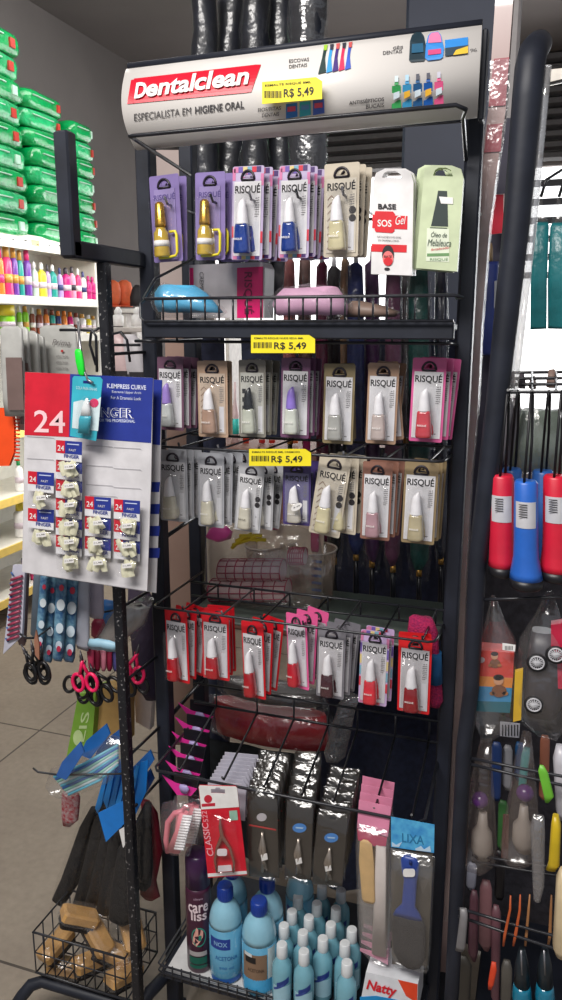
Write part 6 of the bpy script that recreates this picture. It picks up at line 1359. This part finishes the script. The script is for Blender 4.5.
# teal bags in front of the window
for k, (x0, x1) in enumerate(((533, 549), (550, 568))):
    m = MB().use(mat('teal_film', c8(45, 128, 134), .3, var=.12, scale=25, bump=.4, bscale=30)).loft([(222, x0+2, x1-1, .003), (226, x0, x1, .014), (280, x0-1.5, x1-1, .018), (326, x0-3, x1-3, .014), (329, x0-3, x1-3, .003)], 1.30, 16, e=.6, wob=.002)
    c = MB().use(BAG).loft([(196, (x0+x1)/2-1, (x0+x1)/2+1, .003), (212, x0+4, x1-4, .006), (223, x0+1, x1-1, .008)], 1.30, 12)
    hk = MB().use(WIRE).tube([PY((x0+x1)/2, 197, 1.30), PY((x0+x1)/2+5, 180, 1.30), PY((x0+x1)/2+24, 168, 1.32)], .0024)
    thing('teal_bag', 'flat teal bag hanging before the bright window, %s' % ['nearer the tube post', 'cut by the frame edge'][k], 'bag', [('bag_body', m), ('clear_top', c), ('hook', hk)], 'teal bags before the window')
# ceiling lamp far right
m = MB().use(mat('lamp_grid', c8(236, 226, 214), .5, emit=.8)).slab([(549, 68), (566, 66), (566, 80), (549, 84)], 4.6, .04)
thing('grid_lamp', 'small lit grid lamp at the upper right, behind the tube post', 'lamp', [('lamp_panel', m), ('lamp_frame', MB().use(M(90, 88, 88, .5)).tube([PY(549, 68, 4.6), PY(566, 66, 4.6), PY(566, 80, 4.6), PY(549, 84, 4.6)], .012, 6, closed=True))])

# bagged toys on the second rack
Y = 1.22
bx = MB().use(mat('toy_box_sunset', c8(215, 70, 60), .35)).slab([(478, 650), (514, 653), (513, 678), (477, 676)], Y, .035)
bx.use(M(226, 140, 60, .35)).slab([(477, 676), (513, 678), (512, 688), (476.5, 686)], Y, .035); bx.use(M(60, 140, 190, .35)).slab([(476.5, 686), (512, 688), (511, 702), (475.5, 701)], Y, .035); bx.use(M(40, 105, 120, .35)).slab([(475.5, 701), (511, 702), (510, 713), (475, 711)], Y, .035)
pic = MB()
for cx, cy, s in ((495, 660, .9), (499, 686, 1.25)):
    for ox, oy, rx, ry, m_ in ((0, 4*s, 6*s, 5*s, M(125, 78, 50, .5)), (-.5, -4.5*s, 4*s, 4*s, M(205, 150, 115, .5)), (-.5, -6.8*s, 4.2*s, 2.4*s, M(50, 35, 32, .5)), (5*s, 6*s, 2.4*s, 1.6*s, M(170, 110, 60, .5)), (-5.5*s, 6*s, 2.2*s, 1.5*s, M(150, 95, 50, .5))):
        pic.use(m_).slab([(cx+ox+rx*math.cos(a), cy+oy+ry*math.sin(a)) for a in [2*math.pi*i/14 for i in range(14)]], Y-.001-.0003*len(pic.mats), .0003)
pic.use(M(200, 185, 190, .4)).slab([(481+4*math.cos(a), 660+3*math.sin(a)) for a in [2*math.pi*i/12 for i in range(12)]], Y-.001, .0004)
pic.use(WHITE).slab([(502.5, 643), (515.5, 645), (515, 651.5), (502.5, 650)], Y-.024, .0006); pic.use(GREYI)
for k in range(6): pic.slab([(505+k*1.4, 646), (505.6+k*1.4, 646), (505.6+k*1.4, 650), (505+k*1.4, 650)], Y-.0248, .0003)
bg = MB().use(BAG).loft([(596, 493, 496, .004), (612, 487, 502, .02), (640, 481, 516, .05), (655, 477, 518, .06), (712, 472, 513, .06), (726, 474, 508, .04), (742, 482, 490, .006)], Y+.008, 26, wob=.004, ws=40)
thing('toy_bag', 'bagged toy box with orange and blue seaside picture', 'toy', [('toy_box', bx), ('picture', pic), ('plastic_bag', bg)])
b = MB().use(M(66, 62, 66, .4)).loft([(630, 532, 552, .03), (650, 528, 560, .05), (700, 524, 562, .05), (715, 526, 556, .03)], 1.23, 18, e=.6)
wh = []
for x, y in ((537, 663), (534, 705), (556, 655)):
    w1 = MB().use(M(35, 35, 38, .5)).tube([PY(x, y, 1.198)+V(.0125*math.cos(a), 0, .0115*math.sin(a)) for a in [2*math.pi*k/22 for k in range(22)]], .0035, 8, closed=True)
    w2 = MB().use(M(195, 195, 200, .3))
    for k in range(8):
        a = math.pi*k/8; w2.tube([PY(x, y, 1.193)+V(.0105*math.cos(a), 0, .009*math.sin(a)), PY(x, y, 1.193)-V(.0105*math.cos(a), 0, .0105*math.sin(a))], .0007, 5)
    w2.tube([PY(x, y, 1.193)+V(.0105*math.cos(a), 0, .0105*math.sin(a)) for a in [2*math.pi*k/18 for k in range(18)]], .0012, 6, closed=True)
    wh.append(('toy_wheel', w1, [('wheel_spokes', w2)]))
rd = MB().use(M(190, 40, 70, .4)).slab([(551, 625), (570, 622), (570, 690), (551, 688)], 1.21, .02)
yl = MB().use(M(205, 165, 55, .4)).slab([(515, 672), (523, 670), (521, 720), (513, 722)], 1.21, .01)
bg = MB().use(BAG).loft([(592, 545, 552, .004), (612, 534, 560, .03), (640, 522, 568, .07), (700, 512, 572, .08), (722, 520, 568, .06), (738, 538, 556, .006)], 1.235, 26, wob=.006, ws=35)
thing('toy_bag', 'bagged dark toy truck with spoked wheels and yellow edge', 'toy', [('toy_body', b)]+wh+[('red_panel', rd), ('yellow_panel', yl), ('plastic_bag', bg)])
# purple ball bags
PB = M(84, 48, 104, .25)
for x, xb, Y, dy, ds in ((484, 480, 1.23, 0, 'clear bag with purple ball and cream bottle beside the tube post'), (525, 518, 1.21, -7, 'clear bag with purple ball and cream bottle, second from the tube post')):
    ball = MB().use(PB).lathe(PY(x-4 if x < 500 else x, 800+dy, Y), [(.002, -.014), (.009, -.0115), (.0135, -.005), (.0145, 0), (.0135, .005), (.009, .0115), (.002, .014)], 20)
    bo = MB().use(M(150, 140, 132, .5)).loft([(812+dy, x-5, x+3, .012), (826+dy, x-7, x+4, .016), (832+dy, x-12, x+8, .03), (848+dy, x-13, x+9, .036), (858+dy, x-9, x+6, .02)], Y, 18)
    pl = MB().use(M(95, 68, 62, .5)).slab([(x-22, 822+dy), (x-16, 822+dy), (x-17, 866+dy), (x-24, 866+dy)], Y+.015, .003)
    bg = MB().use(film('toy_film', gloss=.12, haze=.10, bscale=20, bump=.45, rough=.2, hazecol=c8(150, 135, 130))).loft([(738+dy, x-4, x+8, .006), (770+dy, x-10, x+9, .02), (810+dy, x-18, x+13, .045), (856+dy, x-24, x+14, .05), (868+dy, x-22, x+6, .02), (874+dy, x-16, x-4, .004)], Y+.002, 22, wob=.006, ws=40)
    thing('ball_bag', ds, 'bagged toy', [('purple_ball', ball), ('cream_bottle', bo), ('brown_card', pl), ('plastic_bag', bg)], 'bags with purple ball and cream bottle')
# assorted long hanging things of the second rack
def hang(name, ds, cat, rows, Y, m, wob=.002, e=.7):
    thing(name, ds, cat, MB().use(m).loft(rows, Y, 14, wob=wob, ws=50, e=e))
hang('green_packet', 'bright green slanting packet with pale label on the second rack', 'packet', [(765, 540, 544, .002), (772, 538, 548, .006), (795, 543, 554, .006), (803, 545, 549, .002)], 1.16, M(110, 185, 60, .4))
hang('yellow_tube', 'yellow tube standing out at the frame edge', 'tube', [(815, 553, 559, .01), (825, 551, 561, .02), (862, 549, 560, .02), (870, 546, 556, .01)], 1.14, M(205, 175, 40, .35))
hang('white_tube', 'pale glossy tube at the frame edge above the yellow tube', 'tube', [(745, 556, 566, .01), (760, 553, 570, .03), (810, 556, 572, .03), (820, 560, 568, .01)], 1.24, M(190, 188, 195, .3))
hang('cream_bottle', 'cream bottle cut by the frame edge low on the second rack', 'bottle', [(868, 560, 566, .01), (880, 556, 570, .03), (945, 553, 574, .04), (955, 556, 570, .02)], 1.12, M(205, 185, 150, .4))
hang('slim_vial', 'slim clear grey vial hanging under the second purple ball bag', 'vial', [(815, 533, 545, .006), (830, 531, 545, .014), (885, 533, 544, .014), (900, 534, 541, .01), (902, 536, 539, .003)], 1.17, GREYBAG)
hang('grey_wand', 'short grey wand clipped to the lowest rail beside the tube post', 'wand', [(908, 460, 467, .004), (915, 460, 468, .012), (945, 456, 465, .012), (951, 455, 463, .004)], 1.16, M(120, 118, 120, .4))
hang('teal_packet', 'teal packet edge below the bagged toy truck', 'packet', [(748, 524, 530, .004), (755, 521, 530, .01), (785, 518, 526, .01), (790, 519, 524, .003)], 1.30, M(60, 150, 150, .4))
for k, (x, x2) in enumerate(((510, 502), (519, 513), (529, 524), (551, 547))):
    hang('orange_strip', 'thin orange strip low on the second rack, %s from the tube post' % ['first', 'second', 'third', 'fourth'][k], 'strip', [(895, x, x+1.5, .002), (910, x-1, x+1.5, .004), (935, x2+1, x2+4, .004), (946, x2, x2+2, .002)], 1.17+.01*k, M(190, 90, 50, .5) if k < 2 else M(165, 115, 75, .5))
hang('flame_strip', 'short red to orange strip hanging lowest between pink sleeves', 'strip', [(962, 492, 496, .002), (970, 490, 497, .006), (984, 488, 494, .006), (990, 488, 491, .002)], 1.20, M(215, 70, 40, .5))
for k, (x, y0, y1, w_, c) in enumerate(((486, 880, 950, 13, (120, 84, 88)), (474, 890, 960, 9, (95, 62, 72)), (496, 905, 1004, 9, (100, 66, 74)), (463, 955, 1006, 16, (70, 66, 60)), (507, 960, 1006, 11, (92, 88, 82)))):
    hang('hanging_sleeve', 'dim %s sleeve low on the second rack, %s' % (['rosy', 'plum', 'dusty rose', 'olive', 'grey'][k], ['hanging highest', 'beside the grey wand', 'longest one', 'nearest the tube post', 'below the orange strips'][k]), 'sleeve', [(y0, x-w_*.3, x+w_*.3, .004), (y0+8, x-w_/2, x+w_/2, .016), (y1-8, x-w_/2-1, x+w_/2-1, .016), (y1, x-w_*.2, x+w_*.2, .006)], 1.26+.02*(k % 2), M(*c, .45))
for k, x in enumerate((522, 545)):
    b = MB().use(mat('teal_liquid', c8(30, 120, 150), .2, coat=.6)).loft([(1010, x-9, x+9, .03), (995, x-10, x+10, .04), (988, x-9, x+9, .036), (984, x-8, x+8, .03)], 1.20, 20)
    c = MB().use(M(36, 44, 50, .4)).loft([(984, x-8, x+8, .03), (965, x-7, x+7, .026), (948, x-3, x+3, .01)], 1.20, 18)
    s = MB().use(STEEL).tube([PY(x-1, 950, 1.185), PY(x, 975, 1.178)], .0016, 6)
    thing('teal_bottle', 'dark topped bottle with teal base at the bottom edge, %s' % ['nearer the tube post', 'nearer the frame edge'][k], 'bottle', [('bottle_body', b), ('dark_top', c), ('metal_pin', s)], 'teal bottles at the bottom right')
for k, (x, y0, y1, c) in enumerate(((497, 742, 800, (36, 60, 110)), (508, 745, 790, (150, 150, 155)), (520, 742, 780, (40, 90, 140)), (503, 800, 850, (60, 110, 60)), (500, 850, 900, (30, 28, 32)), (472, 862, 890, (150, 152, 168)), (545, 735, 800, (190, 120, 95)))):
    hang('narrow_packet', 'narrow packet deep in the second rack, %s' % ['navy one under the seaside toy box', 'silver one under the toys', 'blue one under the toy truck', 'green one between the ball bags', 'black one below the green one', 'pale lilac one below the first ball bag', 'peach one at the right of the ball bags'][k], 'packet', [(y0, x-3, x+3, .003), (y0+5, x-5, x+5, .01), (y1-5, x-6, x+4, .01), (y1, x-3, x+2, .003)], 1.36+.012*k, M(*c, .4))
m = MB().use(M(200, 200, 208, .4)).slab([(500, 722), (520, 724), (519, 738), (500, 736)], 1.40, .003)
m.use(INK)
for k in range(6): m.slab([(502+k*3, 725), (503+k*3, 725), (503+k*3, 736), (502+k*3, 736)], 1.398, .001)
thing('barcode_card', 'white card with dark bars below the bagged toys', 'card', m)
